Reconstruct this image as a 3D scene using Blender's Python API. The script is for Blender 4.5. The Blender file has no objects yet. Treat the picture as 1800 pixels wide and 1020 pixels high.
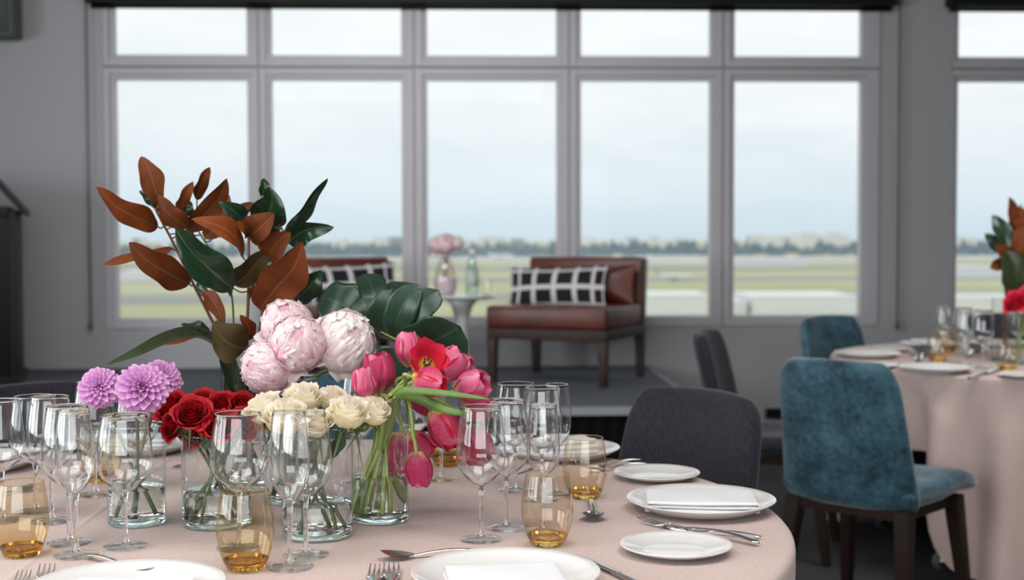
import bpy, bmesh, math, random
from math import sin, cos, pi, radians, sqrt, exp
from mathutils import Vector as V, Matrix as M
random.seed(7)
S = bpy.context.scene
COL = S.collection
# ------------------------------------------------------------------ camera
F = 2300.0
CAM = V((0, 0, 1.226))
yaw, pit, rol = radians(2.06), radians(2.29), 0.0022
fw = V((sin(yaw) * cos(pit), cos(yaw) * cos(pit), -sin(pit)))
rt0 = V((cos(yaw), -sin(yaw), 0))
up0 = rt0.cross(fw)
rt = rt0 * cos(rol) - up0 * sin(rol)
up = up0 * cos(rol) + rt0 * sin(rol)
def ray(px, py): return fw + rt * ((px - 900) / F) + up * ((510 - py) / F)
def at(px, py, d): return CAM + ray(px, py) * d
def onz(px, py, z):
    r = ray(px, py); return CAM + r * ((z - CAM.z) / r.z)
def ony(px, py, y):
    r = ray(px, py); return CAM + r * (y / r.y)
def ground(X, d):
    h = V((fw.x, fw.y, 0)).normalized(); return V((rt0.x * X + h.x * d, rt0.y * X + h.y * d, 0))
cd = bpy.data.cameras.new('camera'); cam = bpy.data.objects.new('camera', cd); COL.objects.link(cam)
cd.sensor_fit = 'HORIZONTAL'; cd.sensor_width = 36; cd.lens = F / 1800 * 36
cd.clip_start = .05; cd.clip_end = 40000
cam.matrix_world = M(((rt.x, up.x, -fw.x, CAM.x), (rt.y, up.y, -fw.y, CAM.y), (rt.z, up.z, -fw.z, CAM.z), (0, 0, 0, 1)))
cd.dof.use_dof = True; cd.dof.focus_distance = 2.15; cd.dof.aperture_fstop = 3.9
S.camera = cam
# ------------------------------------------------------------------ materials
def nt(name):
    m = bpy.data.materials.new(name); m.use_nodes = True
    t = m.node_tree; t.nodes.clear(); return m, t
class N:
    def __init__(s, t): s.t = t
    def __call__(s, typ, ins=None, **kw):
        n = s.t.nodes.new('ShaderNode' + typ)
        for k, v in kw.items(): setattr(n, k, v)
        for k, v in (ins or {}).items():
            if isinstance(v, bpy.types.NodeSocket): s.t.links.new(v, n.inputs[k])
            else: n.inputs[k].default_value = v
        return n
def c4(c): return (c[0], c[1], c[2], 1)
def srgb(r, g, b):
    f = lambda x: (x / 255 / 12.92) if x / 255 <= .04045 else ((x / 255 + .055) / 1.055) ** 2.4
    return (f(r), f(g), f(b))
def ramp(n, fac, stops, interp='LINEAR'):
    r = n('ValToRGB', {'Fac': fac}); cr = r.color_ramp; cr.interpolation = interp
    while len(cr.elements) < len(stops): cr.elements.new(.5)
    for e, (p, c) in zip(cr.elements, stops): e.position = p; e.color = c4(c)
    return r.outputs['Color']
def mixc(n, fac, a, b, mode='MIX'):
    m = n('Mix', data_type='RGBA', blend_type=mode)
    for i, v in ((0, fac), (6, a), (7, b)):
        if isinstance(v, bpy.types.NodeSocket): n.t.links.new(v, m.inputs[i])
        else: m.inputs[i].default_value = v if i == 0 else c4(v)
    return m.outputs[2]
def mth(n, op, a, b=0.0, c=None):
    m = n('Math', operation=op)
    for i, v in enumerate((a, b) if c is None else (a, b, c)):
        if isinstance(v, bpy.types.NodeSocket): n.t.links.new(v, m.inputs[i])
        else: m.inputs[i].default_value = v
    return m.outputs[0]
def principled(name, col=(.5, .5, .5), rough=.5, metal=0, noise=None, bump=None, sheen=0, coat=0, spec=.5, colfn=None, sub=0):
    """noise=(scale, amount, second colour); bump=(scale, strength, distance)"""
    m, t = nt(name); n = N(t)
    tc = n('TexCoord')
    col_s = None
    if colfn: col_s = colfn(n, tc)
    elif noise:
        tx = n('TexNoise', {'Vector': tc.outputs['Object'], 'Scale': noise[0], 'Detail': 4.0})
        f = n('MapRange', {'Value': tx.outputs['Fac'], 'From Min': .35, 'From Max': .65})
        fm = mth(n, 'MULTIPLY', f.outputs[0], noise[1])
        col_s = mixc(n, fm, col, noise[2])
    p = n('BsdfPrincipled', {'Roughness': rough, 'Metallic': metal, 'Specular IOR Level': spec})
    if col_s is not None: t.links.new(col_s, p.inputs['Base Color'])
    else: p.inputs['Base Color'].default_value = c4(col)
    if sheen: p.inputs['Sheen Weight'].default_value = sheen; p.inputs['Sheen Roughness'].default_value = .4
    if coat: p.inputs['Coat Weight'].default_value = coat
    if sub: p.inputs['Subsurface Weight'].default_value = sub; p.inputs['Subsurface Scale'].default_value = .006
    if bump:
        bx = n('TexNoise', {'Vector': tc.outputs['Object'], 'Scale': bump[0], 'Detail': 3.0})
        b = n('Bump', {'Height': bx.outputs['Fac'], 'Strength': bump[1], 'Distance': bump[2]})
        t.links.new(b.outputs[0], p.inputs['Normal'])
    o = n('OutputMaterial'); t.links.new(p.outputs[0], o.inputs[0]); return m
def thin_glass(name, tint=(.985, .99, .99), edge=(.72, .76, .78), refl=1.0, vgrad=None):
    """a thin wall of glass: clear straight through, mirror like and darker towards grazing"""
    m, t = nt(name); n = N(t)
    lw = n('LayerWeight', {'Blend': .5}); fc = lw.outputs['Facing']
    f5 = mth(n, 'POWER', fc, 4.0)
    fac = mth(n, 'MULTIPLY_ADD', f5, .85 * refl, .055 * refl)
    f3 = mth(n, 'POWER', fc, 3.5)
    ti = tint
    if vgrad:
        uv = n('UVMap'); sx = n('SeparateXYZ', {'Vector': uv.outputs[0]})
        ti = ramp(n, sx.outputs['Y'], vgrad)
    tcol = mixc(n, f3, ti, edge)
    tr = n('BsdfTransparent', {'Color': tcol}); g = n('BsdfGlossy', {'Color': (1, 1, 1, 1), 'Roughness': .03})
    mx = n('MixShader', {'Fac': fac, 1: tr.outputs[0], 2: g.outputs[0]})
    o = n('OutputMaterial'); t.links.new(mx.outputs[0], o.inputs[0]); return m
def solid_glass(name, col=(1, 1, 1), ior=1.5, rough=0):
    m, t = nt(name); n = N(t)
    g = n('BsdfGlass', {'Color': c4(col), 'Roughness': rough, 'IOR': ior})
    o = n('OutputMaterial'); t.links.new(g.outputs[0], o.inputs[0]); return m
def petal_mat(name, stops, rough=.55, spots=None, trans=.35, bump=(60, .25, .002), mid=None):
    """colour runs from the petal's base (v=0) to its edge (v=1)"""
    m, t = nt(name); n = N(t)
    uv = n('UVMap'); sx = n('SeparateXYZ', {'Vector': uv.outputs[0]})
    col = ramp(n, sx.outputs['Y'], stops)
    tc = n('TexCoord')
    if spots:
        tx = n('TexNoise', {'Vector': tc.outputs['Object'], 'Scale': spots[0], 'Detail': 2.0})
        f = n('MapRange', {'Value': tx.outputs['Fac'], 'From Min': .45, 'From Max': .7})
        col = mixc(n, mth(n, 'MULTIPLY', f.outputs[0], spots[1]), col, spots[2])
    if mid:   # paler band along the middle of the petal, fading to its base
        du = mth(n, 'DIVIDE', mth(n, 'SUBTRACT', sx.outputs['X'], .5), .20)
        e = mth(n, 'EXPONENT', mth(n, 'MULTIPLY', mth(n, 'MULTIPLY', du, du), -1.0))
        col = mixc(n, mth(n, 'MULTIPLY', mth(n, 'MULTIPLY', e, sx.outputs['Y']), mid[1]), col, mid[0])
    wx = n('TexNoise', {'Vector': n('Mapping', {'Vector': uv.outputs[0], 'Scale': (38, 2.0, 1)}).outputs[0], 'Scale': 1.0, 'Detail': 2.0})
    b = n('Bump', {'Height': wx.outputs['Fac'], 'Strength': bump[1], 'Distance': bump[2]})
    p = n('BsdfPrincipled', {'Roughness': rough, 'Base Color': col, 'Normal': b.outputs[0], 'Specular IOR Level': .3})
    tl = n('BsdfTranslucent', {'Color': col})
    mx = n('MixShader', {'Fac': trans, 1: p.outputs[0], 2: tl.outputs[0]})
    o = n('OutputMaterial'); t.links.new(mx.outputs[0], o.inputs[0]); return m
def leaf_mat(name, top, under, rib_top, rib_under, rough_top=.25, rough_under=.6):
    m, t = nt(name); n = N(t)
    uv = n('UVMap'); sx = n('SeparateXYZ', {'Vector': uv.outputs[0]})
    du = mth(n, 'ABSOLUTE', mth(n, 'SUBTRACT', sx.outputs['X'], .5))
    rib = mth(n, 'LESS_THAN', du, .022)
    # side veins: slanting lines
    k = mth(n, 'ADD', mth(n, 'MULTIPLY', sx.outputs['Y'], 13.0), mth(n, 'MULTIPLY', du, -9.0))
    vein = mth(n, 'LESS_THAN', mth(n, 'ABSOLUTE', mth(n, 'SUBTRACT', mth(n, 'FRACT', k), .5)), .06)
    ribs = mth(n, 'MAXIMUM', rib, mth(n, 'MULTIPLY', vein, .22))
    tc = n('TexCoord')
    tx = n('TexNoise', {'Vector': tc.outputs['Object'], 'Scale': 22.0, 'Detail': 3.0})
    tv = n('MapRange', {'Value': tx.outputs['Fac'], 'From Min': .3, 'From Max': .7, 'To Min': .75, 'To Max': 1.25})
    oi = n('ObjectInfo'); lv = n('MapRange', {'Value': oi.outputs['Random'], 'To Min': .55, 'To Max': 1.12})
    ct = mixc(n, ribs, top, rib_top); cu = mixc(n, ribs, under, rib_under)
    ct = mixc(n, 1.0, ct, tv.outputs[0], 'MULTIPLY'); cu = mixc(n, 1.0, cu, tv.outputs[0], 'MULTIPLY'); cu = mixc(n, 1.0, cu, lv.outputs[0], 'MULTIPLY')
    bx = n('Bump', {'Height': mth(n, 'SUBTRACT', tx.outputs['Fac'], mth(n, 'MULTIPLY', ribs, .3)), 'Strength': .3, 'Distance': .004})
    a = n('BsdfPrincipled', {'Base Color': ct, 'Roughness': rough_top, 'Normal': bx.outputs[0]})
    b = n('BsdfPrincipled', {'Base Color': cu, 'Roughness': rough_under, 'Normal': bx.outputs[0], 'Specular IOR Level': .2})
    ge = n('NewGeometry')
    mx = n('MixShader', {'Fac': ge.outputs['Backfacing'], 1: a.outputs[0], 2: b.outputs[0]})
    o = n('OutputMaterial'); t.links.new(mx.outputs[0], o.inputs[0]); return m
MT = {}
MT['wall'] = principled('wall_paint', (.42, .425, .44), .7, bump=(180, .08, .001))
MT['ceiling'] = principled('ceiling_paint', (.55, .55, .56), .85)
MT['frame'] = principled('window_frame_paint', (.52, .505, .535), .45)
MT['carpet'] = principled('dark_carpet', (.018, .018, .020), .95, noise=(160, .8, (.045, .045, .05)), bump=(300, .5, .004))
MT['stagecarpet'] = principled('stage_carpet', (.055, .062, .074), .95, noise=(140, .8, (.10, .11, .125)), bump=(300, .5, .004))
MT['nosing'] = principled('stage_nosing', (.30, .31, .33), .5)
MT['blackcloth'] = principled('black_skirt_cloth', (.005, .005, .006), .95, spec=.1, bump=(200, .2, .001))
MT['black'] = principled('black_paint', (.005, .005, .006), .5, spec=.25)
MT['blackwood'] = principled('black_laminate', (.006, .007, .009), .5, spec=.25, noise=(20, .5, (.02, .022, .024)))
MT['speaker'] = principled('grey_plastic', (.10, .11, .11), .6)
MT['cloth'] = None
MT['white'] = principled('white_china', (.69, .685, .67), .12, coat=.3)
MT['napkin'] = principled('white_linen', (.72, .72, .74), .85, bump=(900, .15, .0006))
MT['steel'] = principled('polished_steel', (.74, .74, .74), .14, metal=1)
MT['wood'] = principled('dark_brown_wood', (.024, .013, .010), .5, spec=.3, noise=(30, .7, (.055, .03, .022)))
MT['legwood'] = principled('walnut_wood', (.020, .010, .006), .6, spec=.2, noise=(25, .7, (.014, .007, .0045)))
def leather(n, tc):
    tx = n('TexNoise', {'Vector': tc.outputs['Object'], 'Scale': 6.0, 'Detail': 5.0})
    return ramp(n, tx.outputs['Fac'], [(.3, srgb(66, 27, 18)), (.7, srgb(102, 46, 32))])
MT['leather'] = principled('brown_leather', rough=.36, colfn=leather, bump=(90, .2, .002))
def velvet_teal(n, tc):
    tx = n('TexNoise', {'Vector': tc.outputs['Object'], 'Scale': 7.0, 'Detail': 6.0, 'Roughness': .75})
    ty = n('TexNoise', {'Vector': tc.outputs['Object'], 'Scale': 60.0, 'Detail': 3.0})
    f = mth(n, 'ADD', mth(n, 'MULTIPLY', tx.outputs['Fac'], .75), mth(n, 'MULTIPLY', ty.outputs['Fac'], .25))
    return ramp(n, f, [(.40, (.004, .026, .042)), (.50, (.022, .080, .115)), (.62, (.062, .145, .190))])
MT['teal'] = principled('teal_velvet', rough=.75, colfn=velvet_teal, sheen=.5, bump=(120, .2, .002))
def slub_purple(n, tc):
    mp = n('Mapping', {'Vector': tc.outputs['Object'], 'Scale': (220, 220, 40)})
    tx = n('TexNoise', {'Vector': mp.outputs[0], 'Scale': 1.0, 'Detail': 3.0})
    return ramp(n, tx.outputs['Fac'], [(.3, (.006, .0055, .010)), (.7, (.026, .022, .035))])
MT['purple'] = principled('dark_plum_fabric', rough=.9, colfn=slub_purple, sheen=.18, bump=(260, .4, .002))
def cloth_mat():
    m, t = nt('pink_linen_tablecloth'); n = N(t); tc = n('TexCoord')
    ob = tc.outputs['Object']
    a = n('TexNoise', {'Vector': n('Mapping', {'Vector': ob, 'Scale': (900, 90, 90)}).outputs[0], 'Scale': 1.0, 'Detail': 2.0})
    b = n('TexNoise', {'Vector': n('Mapping', {'Vector': ob, 'Scale': (90, 900, 900)}).outputs[0], 'Scale': 1.0, 'Detail': 2.0})
    w = mth(n, 'MULTIPLY', mth(n, 'ADD', a.outputs['Fac'], b.outputs['Fac']), .5)
    col = ramp(n, w, [(.32, (.45, .342, .312)), (.68, (.62, .485, .445))])
    sx = n('SeparateXYZ', {'Vector': ob})
    def crease(axis, p, wd):
        d = mth(n, 'DIVIDE', mth(n, 'SUBTRACT', sx.outputs[axis], p), wd)
        return mth(n, 'EXPONENT', mth(n, 'MULTIPLY', mth(n, 'MULTIPLY', d, d), -1.0))
    h = mth(n, 'ADD', crease('Y', .115, .006), crease('X', -.30, .006))
    h = mth(n, 'ADD', mth(n, 'MULTIPLY', h, .0022), mth(n, 'MULTIPLY', w, .0007))
    bp = n('Bump', {'Height': h, 'Strength': .6, 'Distance': 1.0})
    p = n('BsdfPrincipled', {'Base Color': col, 'Roughness': .85, 'Normal': bp.outputs[0], 'Sheen Weight': .15, 'Specular IOR Level': .2})
    o = n('OutputMaterial'); t.links.new(p.outputs[0], o.inputs[0]); return m
MT['cloth'] = cloth_mat()
def check(n, tc):
    uv = n('UVMap'); sx = n('SeparateXYZ', {'Vector': uv.outputs[0]})
    def lines(s, k, off):
        fr = mth(n, 'FRACT', mth(n, 'ADD', mth(n, 'MULTIPLY', s, k), off)); return mth(n, 'LESS_THAN', fr, .23)
    f = mth(n, 'MAXIMUM', lines(sx.outputs['X'], 7.0, .62), lines(sx.outputs['Y'], 3.1, .62))
    return mixc(n, f, (.006, .007, .012), (.62, .60, .60))
MT['check'] = principled('black_white_check', rough=.9, colfn=check)
MT['glass'] = thin_glass('clear_glass_wall')
MT['lip'] = principled('rim_glint_glass_lip', (.75, .77, .78), .15, coat=.5)  # whitish colour painted on the lip as the highlight along the rim
MT['lip'].node_tree.nodes['Principled BSDF'].inputs['Alpha'].default_value = .55
MT['glassfoot'] = solid_glass('clear_glass_solid', (.985, .99, .99))
MT['pane'] = thin_glass('window_glass', (.985, .99, .99), (.9, .95, .95), .04)
MT['amber'] = thin_glass('amber_glass_wall', edge=(.50, .34, .16), vgrad=[(0, (.76, .58, .28)), (.14, (.88, .76, .52)), (.45, (.94, .87, .72)), (1, (.955, .91, .80))])
MT['amberfoot'] = solid_glass('amber_glass_base', (.95, .82, .50))
MT['peach'] = thin_glass('pale_amber_glass_wall', edge=(.62, .46, .28), vgrad=[(0, (.86, .72, .46)), (.14, (.94, .85, .68)), (.45, (.97, .92, .84)), (1, (.965, .93, .85))])
MT['peachfoot'] = solid_glass('pale_amber_glass_base', (.97, .88, .66))
MT['vase'] = thin_glass('vase_glass_wall', (.96, .975, .975), (.55, .64, .66), 1.1)
MT['vasefoot'] = solid_glass('vase_glass_base', (.90, .95, .945))
MT['water'] = solid_glass('water', (.97, .985, .975), 1.33)
MT['stem'] = principled('rose_stem_green', (.085, .13, .04), .5, noise=(40, .7, (.05, .07, .025)))
MT['stemdark'] = principled('peony_stem_brown', (.12, .06, .03), .5, noise=(30, .7, (.05, .03, .015)))
MT['tulipstem'] = principled('tulip_stem_green', (.24, .33, .07), .4, noise=(16, .7, (.36, .40, .13)))
MT['twig'] = principled('red_brown_twig', (.14, .05, .025), .5, noise=(30, .7, (.07, .05, .02)))
MT['greentwig'] = principled('green_twig', (.09, .10, .035), .5)
MT['calyx'] = principled('calyx_green', (.10, .16, .05), .5)
MT['leaf'] = leaf_mat('magnolia_leaf', (.010, .034, .014), (.185, .042, .008), (.05, .09, .025), (.26, .10, .03), .2)
MT['olive'] = leaf_mat('magnolia_leaf_olive', (.022, .035, .012), (.055, .036, .010), (.06, .07, .02), (.10, .07, .02), .3)
MT['roseleaf'] = leaf_mat('rose_leaf', (.03, .07, .02), (.05, .09, .03), (.06, .1, .04), (.06, .1, .04), .45)
MT['monstera'] = leaf_mat('monstera_leaf', (.014, .042, .022), (.03, .07, .03), (.035, .075, .04), (.05, .1, .05), .28)
MT['strap'] = leaf_mat('strap_leaf', (.010, .028, .010), (.040, .055, .026), (.02, .045, .02), (.06, .075, .04), .35, .5)
MT['tulipleaf'] = leaf_mat('tulip_leaf', (.085, .165, .03), (.10, .18, .04), (.12, .20, .05), (.12, .20, .05), .4)
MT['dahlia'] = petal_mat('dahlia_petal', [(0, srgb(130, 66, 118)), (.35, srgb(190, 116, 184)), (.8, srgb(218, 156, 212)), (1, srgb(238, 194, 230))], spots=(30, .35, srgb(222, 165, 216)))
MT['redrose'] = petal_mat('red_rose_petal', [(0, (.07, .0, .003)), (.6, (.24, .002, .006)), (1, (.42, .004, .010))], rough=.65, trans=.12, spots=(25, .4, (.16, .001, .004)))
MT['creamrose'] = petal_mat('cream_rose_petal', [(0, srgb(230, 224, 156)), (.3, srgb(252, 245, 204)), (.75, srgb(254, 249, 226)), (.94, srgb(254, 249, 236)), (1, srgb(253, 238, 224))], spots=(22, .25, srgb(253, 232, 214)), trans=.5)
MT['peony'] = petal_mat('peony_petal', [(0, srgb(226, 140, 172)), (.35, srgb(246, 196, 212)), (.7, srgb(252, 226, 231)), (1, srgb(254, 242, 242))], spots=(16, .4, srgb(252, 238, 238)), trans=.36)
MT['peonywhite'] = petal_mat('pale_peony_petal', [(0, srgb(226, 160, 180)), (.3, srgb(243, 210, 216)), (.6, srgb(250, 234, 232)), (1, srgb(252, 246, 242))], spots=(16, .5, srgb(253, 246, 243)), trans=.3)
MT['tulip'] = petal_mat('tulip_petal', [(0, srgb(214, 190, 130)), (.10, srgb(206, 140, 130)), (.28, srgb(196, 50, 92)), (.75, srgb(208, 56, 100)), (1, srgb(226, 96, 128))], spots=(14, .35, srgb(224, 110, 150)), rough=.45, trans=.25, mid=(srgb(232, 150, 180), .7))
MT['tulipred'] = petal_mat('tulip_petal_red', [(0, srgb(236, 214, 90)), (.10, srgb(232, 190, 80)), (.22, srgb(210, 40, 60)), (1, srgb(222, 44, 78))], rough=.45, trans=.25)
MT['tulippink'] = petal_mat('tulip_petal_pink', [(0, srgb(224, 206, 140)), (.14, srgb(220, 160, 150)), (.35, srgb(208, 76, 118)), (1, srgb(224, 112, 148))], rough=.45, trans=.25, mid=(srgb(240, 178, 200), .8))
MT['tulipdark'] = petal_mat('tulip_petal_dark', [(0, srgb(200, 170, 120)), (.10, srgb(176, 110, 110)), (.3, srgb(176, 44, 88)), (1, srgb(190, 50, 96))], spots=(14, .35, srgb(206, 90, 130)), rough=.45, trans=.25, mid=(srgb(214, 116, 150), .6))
MT['stamen'] = principled('tulip_stamen', (.01, .008, .012), .6)
# ------------------------------------------------------------------ objects
def link(o): COL.objects.link(o); return o
def tag(o, label=None, cat=None, group=None, kind=None):
    for k, v in (('label', label), ('category', cat), ('group', group), ('kind', kind)):
        if v: o[k] = v
    return o
def thing(name, loc, label, cat, group=None, rz=0):
    o = bpy.data.objects.new(name, None); link(o); o.empty_display_size = .05
    o.location = loc; o.rotation_euler.z = rz
    bpy.context.view_layer.update() if False else None
    return tag(o, label, cat, group)
class B:
    """mesh builder: vertices, faces with a material slot and uv"""
    def __init__(s): s.v = []; s.f = []; s.m = []; s.uv = []
    def add(s, vs, fs, mat=0, uvs=None):
        b = len(s.v); s.v += [tuple(x) for x in vs]
        for i, f in enumerate(fs):
            s.f.append(tuple(b + k for k in f)); s.m.append(mat)
            s.uv.append([uvs[k] for k in f] if uvs else [(0, 0)] * len(f))
        return s
    def grid(s, fn, nu, nv, mat=0, closeu=False, flip=False):
        vs, uvs, fs = [], [], []
        for j in range(nv + 1):
            for i in range(nu + 1):
                u, v = i / nu, j / nv; vs.append(fn(u, v)); uvs.append((u, v))
        w = nu + 1
        for j in range(nv):
            for i in range(nu):
                q = (j * w + i, j * w + i + 1, (j + 1) * w + i + 1, (j + 1) * w + i)
                fs.append(q[::-1] if flip else q)
        return s.add(vs, fs, mat, uvs)
    def lathe(s, prof, seg=32, mat=0, mats=None, c=(0, 0, 0)):
        zs = [p[1] for p in prof]; z0, z1 = min(zs), max(zs)
        n = len(prof)
        vs, uvs = [], []
        for r, z in prof:
            for i in range(seg):
                a = 2 * pi * i / seg; vs.append((c[0] + r * cos(a), c[1] + r * sin(a), c[2] + z)); uvs.append((i / seg, (z - z0) / max(1e-6, z1 - z0)))
        for j in range(n - 1):
            fs = [(j * seg + i, j * seg + (i + 1) % seg, (j + 1) * seg + (i + 1) % seg, (j + 1) * seg + i) for i in range(seg)]
            if j == 0: base = len(s.v); s.v += [tuple(x) for x in vs]
            for f in fs:
                s.f.append(tuple(base + k for k in f)); s.m.append(mats[j] if mats else mat); s.uv.append([uvs[k] for k in f])
        return s
    def tube(s, pts, rad, seg=8, mat=0, cap=True):
        pts = [V(p) for p in pts]; n = len(pts)
        if not hasattr(rad, '__len__'): rad = [rad] * n
        tg = [(pts[min(i + 1, n - 1)] - pts[max(i - 1, 0)]).normalized() for i in range(n)]
        a = V((0, 0, 1)) if abs(tg[0].z) < .9 else V((1, 0, 0))
        nr = (a - tg[0] * a.dot(tg[0])).normalized()
        vs = []
        for i in range(n):
            nr = (nr - tg[i] * nr.dot(tg[i])).normalized(); bn = tg[i].cross(nr)
            for k in range(seg):
                t = 2 * pi * k / seg; vs.append(pts[i] + (nr * cos(t) + bn * sin(t)) * rad[i])
        fs = [(i * seg + k, i * seg + (k + 1) % seg, (i + 1) * seg + (k + 1) % seg, (i + 1) * seg + k) for i in range(n - 1) for k in range(seg)]
        if cap: fs += [tuple(range(seg))[::-1], tuple((n - 1) * seg + k for k in range(seg))]
        return s.add(vs, fs, mat)
    def box(s, lo, hi, mat=0):
        x0, y0, z0 = lo; x1, y1, z1 = hi
        return s.add([(x0, y0, z0), (x1, y0, z0), (x1, y1, z0), (x0, y1, z0), (x0, y0, z1), (x1, y0, z1), (x1, y1, z1), (x0, y1, z1)],
                     [(0, 3, 2, 1), (4, 5, 6, 7), (0, 1, 5, 4), (1, 2, 6, 5), (2, 3, 7, 6), (3, 0, 4, 7)], mat)
    def hexa(s, p, mat=0):  # eight corners, bottom four then top four
        return s.add(p, [(0, 3, 2, 1), (4, 5, 6, 7), (0, 1, 5, 4), (1, 2, 6, 5), (2, 3, 7, 6), (3, 0, 4, 7)], mat)
    def xf(s, mat):
        s.v = [tuple(mat @ V(p)) for p in s.v]; return s
    def mesh(s, name, mats, smooth=True):
        me = bpy.data.meshes.new(name); me.from_pydata(s.v, [], s.f)
        if not isinstance(mats, (list, tuple)): mats = [mats]
        for m in mats: me.materials.append(m)
        me.polygons.foreach_set('material_index', s.m)
        me.polygons.foreach_set('use_smooth', [smooth] * len(s.f))
        ul = me.uv_layers.new(name='UVMap')
        ul.data.foreach_set('uv', [x for f in s.uv for q in f for x in q])
        me.update(); return me
    def obj(s, name, mats, parent=None, smooth=True, world=False, bevel=0, loc=None, weld=False):
        """world=True: vertices are world positions, moved into the parent's frame"""
        if world and parent is not None:
            inv = M.Translation(parent.location) @ parent.rotation_euler.to_matrix().to_4x4()
            s.xf(inv.inverted())
        o = bpy.data.objects.new(name, s.mesh(name, mats, smooth)); link(o)
        if parent is not None: o.parent = parent
        if loc is not None: o.location = loc
        if weld:
            w = o.modifiers.new('weld', 'WELD'); w.merge_threshold = 1e-5
        if bevel:
            b = o.modifiers.new('bevel', 'BEVEL'); b.width = bevel; b.segments = 3; b.limit_method = 'ANGLE'; b.angle_limit = radians(40)
        return o
def rbox(name, lo, hi, mat, parent=None, bevel=.004, **kw):
    return B().box(lo, hi).obj(name, mat, parent, smooth=True, bevel=bevel, **kw)
def child(name, me, parent, mat=None):
    o = bpy.data.objects.new(name, me); link(o); o.parent = parent
    if mat is not None: o.matrix_local = mat
    return o
def copy_tree(o, parent=None):
    c = o.copy(); link(c)
    if parent is not None: c.parent = parent
    for ch in [x for x in o.children]: copy_tree(ch, c)
    return c
def catmull(pts, n=8):
    pts = [V(p) for p in pts]; P = [pts[0] * 2 - pts[1]] + pts + [pts[-1] * 2 - pts[-2]]; out = []
    for i in range(1, len(P) - 2):
        a, b, c, d = P[i - 1:i + 3]
        for k in range(n):
            t = k / n
            out.append(.5 * ((2 * b) + (c - a) * t + (2 * a - 5 * b + 4 * c - d) * t * t + (3 * b - a - 3 * c + d) * t ** 3))
    out.append(pts[-1]); return out
def align(axis, roll=0):
    return V(axis).to_track_quat('Z', 'Y').to_matrix().to_4x4() @ M.Rotation(roll, 4, 'Z')
def pad(b, center, normal, thick, p=7, nu=20, nv=20, mat=0, uvs=True):
    """closed cushion-like body: mid surface center(u,v), u,v in [-1,1], half thickness thick(u,v)"""
    def e(x):  # ease samples towards the edge
        return sin(x * pi / 2)
    for sgn in (1, -1):
        def fn(u, v, sgn=sgn):
            u, v = e(2 * u - 1), e(2 * v - 1)
            h = max(0, (1 - abs(u) ** p)) ** (1 / 2.4) * max(0, (1 - abs(v) ** p)) ** (1 / 2.4)
            return V(center(u, v)) + V(normal(u, v)) * (sgn * thick(u, v) * h)
        b.grid(fn, nu, nv, mat, flip=(sgn < 0))
    return b
# ------------------------------------------------------------------ the room
YW = 8.27; CEIL = 2.85; STZ = .41; TZ = .741
def wx(px, py=348): return ony(px, py, YW).x
def wz(px, py): return ony(px, py, YW).z
Zs = wz(860, 575); Z0 = wz(860, 557); Z1 = wz(860, 140.5); Z2 = wz(860, 97.5); Z3 = wz(860, 8) + .03
panes = [(203, 436), (478, 706.5), (751.5, 979), (1021.5, 1249), (1291, 1514)]
panes2 = [(1683, 1908), (1953, 2180)]
XL, XR, YF = -5.2, 6.4, -3.2
floor = tag(B().box((XL - .2, YF - .2, -.15), (XR + .2, YW + .2, 0)).obj('floor', MT['carpet'], smooth=False), kind='structure')
tag(B().box((XL - .2, YF - .2, CEIL), (XR + .2, YW + .25, CEIL + .15)).obj('ceiling', MT['ceiling'], smooth=False), kind='structure')
w = B()
xa, xb, xc = wx(184), wx(1545), wx(1671); xd = wx(2212)
T = .25
w.box((XL - .2, YW, 0), (xa, YW + T, CEIL)); w.box((xa, YW, 0), (xb, YW + T, Zs)); w.box((xa, YW, Z3), (xb, YW + T, CEIL))
w.box((xb, YW, 0), (xc, YW + T, CEIL)); w.box((xc, YW, 0), (xd, YW + T, Zs)); w.box((xc, YW, Z3), (xd, YW + T, CEIL)); w.box((xd, YW, 0), (XR + .2, YW + T, CEIL))
tag(w.obj('wall_back', MT['wall'], smooth=False), kind='structure')
# left wall with its own row of window openings, the daylight of the table
w = B(); ops = [(-2.2, -.2), (.1, 2.1), (2.4, 4.4)]
w.box((XL - .2, YF - .2, 0), (XL, YW, .7)); w.box((XL - .2, YF - .2, 2.55), (XL, YW, CEIL)); ys = [YF - .2] + [q for o in ops for q in o] + [YW]
for i in range(0, len(ys), 2): w.box((XL - .2, ys[i], .7), (XL, ys[i + 1], 2.55))
tag(w.obj('wall_left', MT['wall'], smooth=False), kind='structure')
tag(B().box((XR, YF - .2, 0), (XR + .2, YW, CEIL)).obj('wall_right', MT['wall'], smooth=False), kind='structure')
w = B(); w.box((XL, YF - .2, 0), (XR, YF, .7)); w.box((XL, YF - .2, 2.5), (XR, YF, CEIL)); w.box((XL, YF - .2, .7), (-2.8, YF, 2.5)); w.box((2.2, YF - .2, .7), (XR, YF, 2.5))  # opening behind the camera added to admit frontal light
tag(w.obj('wall_front', MT['wall'], smooth=False), kind='structure')
def ring(b, x0, x1, z0, z1, px0, px1, pz0, pz1, ya, yb):
    """rectangular frame between the outer and the inner rectangle"""
    b.box((x0, ya, z0), (px0, yb, z1)); b.box((px1, ya, z0), (x1, yb, z1)); b.box((px0, ya, z0), (px1, yb, pz0)); b.box((px0, ya, pz1), (px1, yb, z1))
wn = 0
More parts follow.
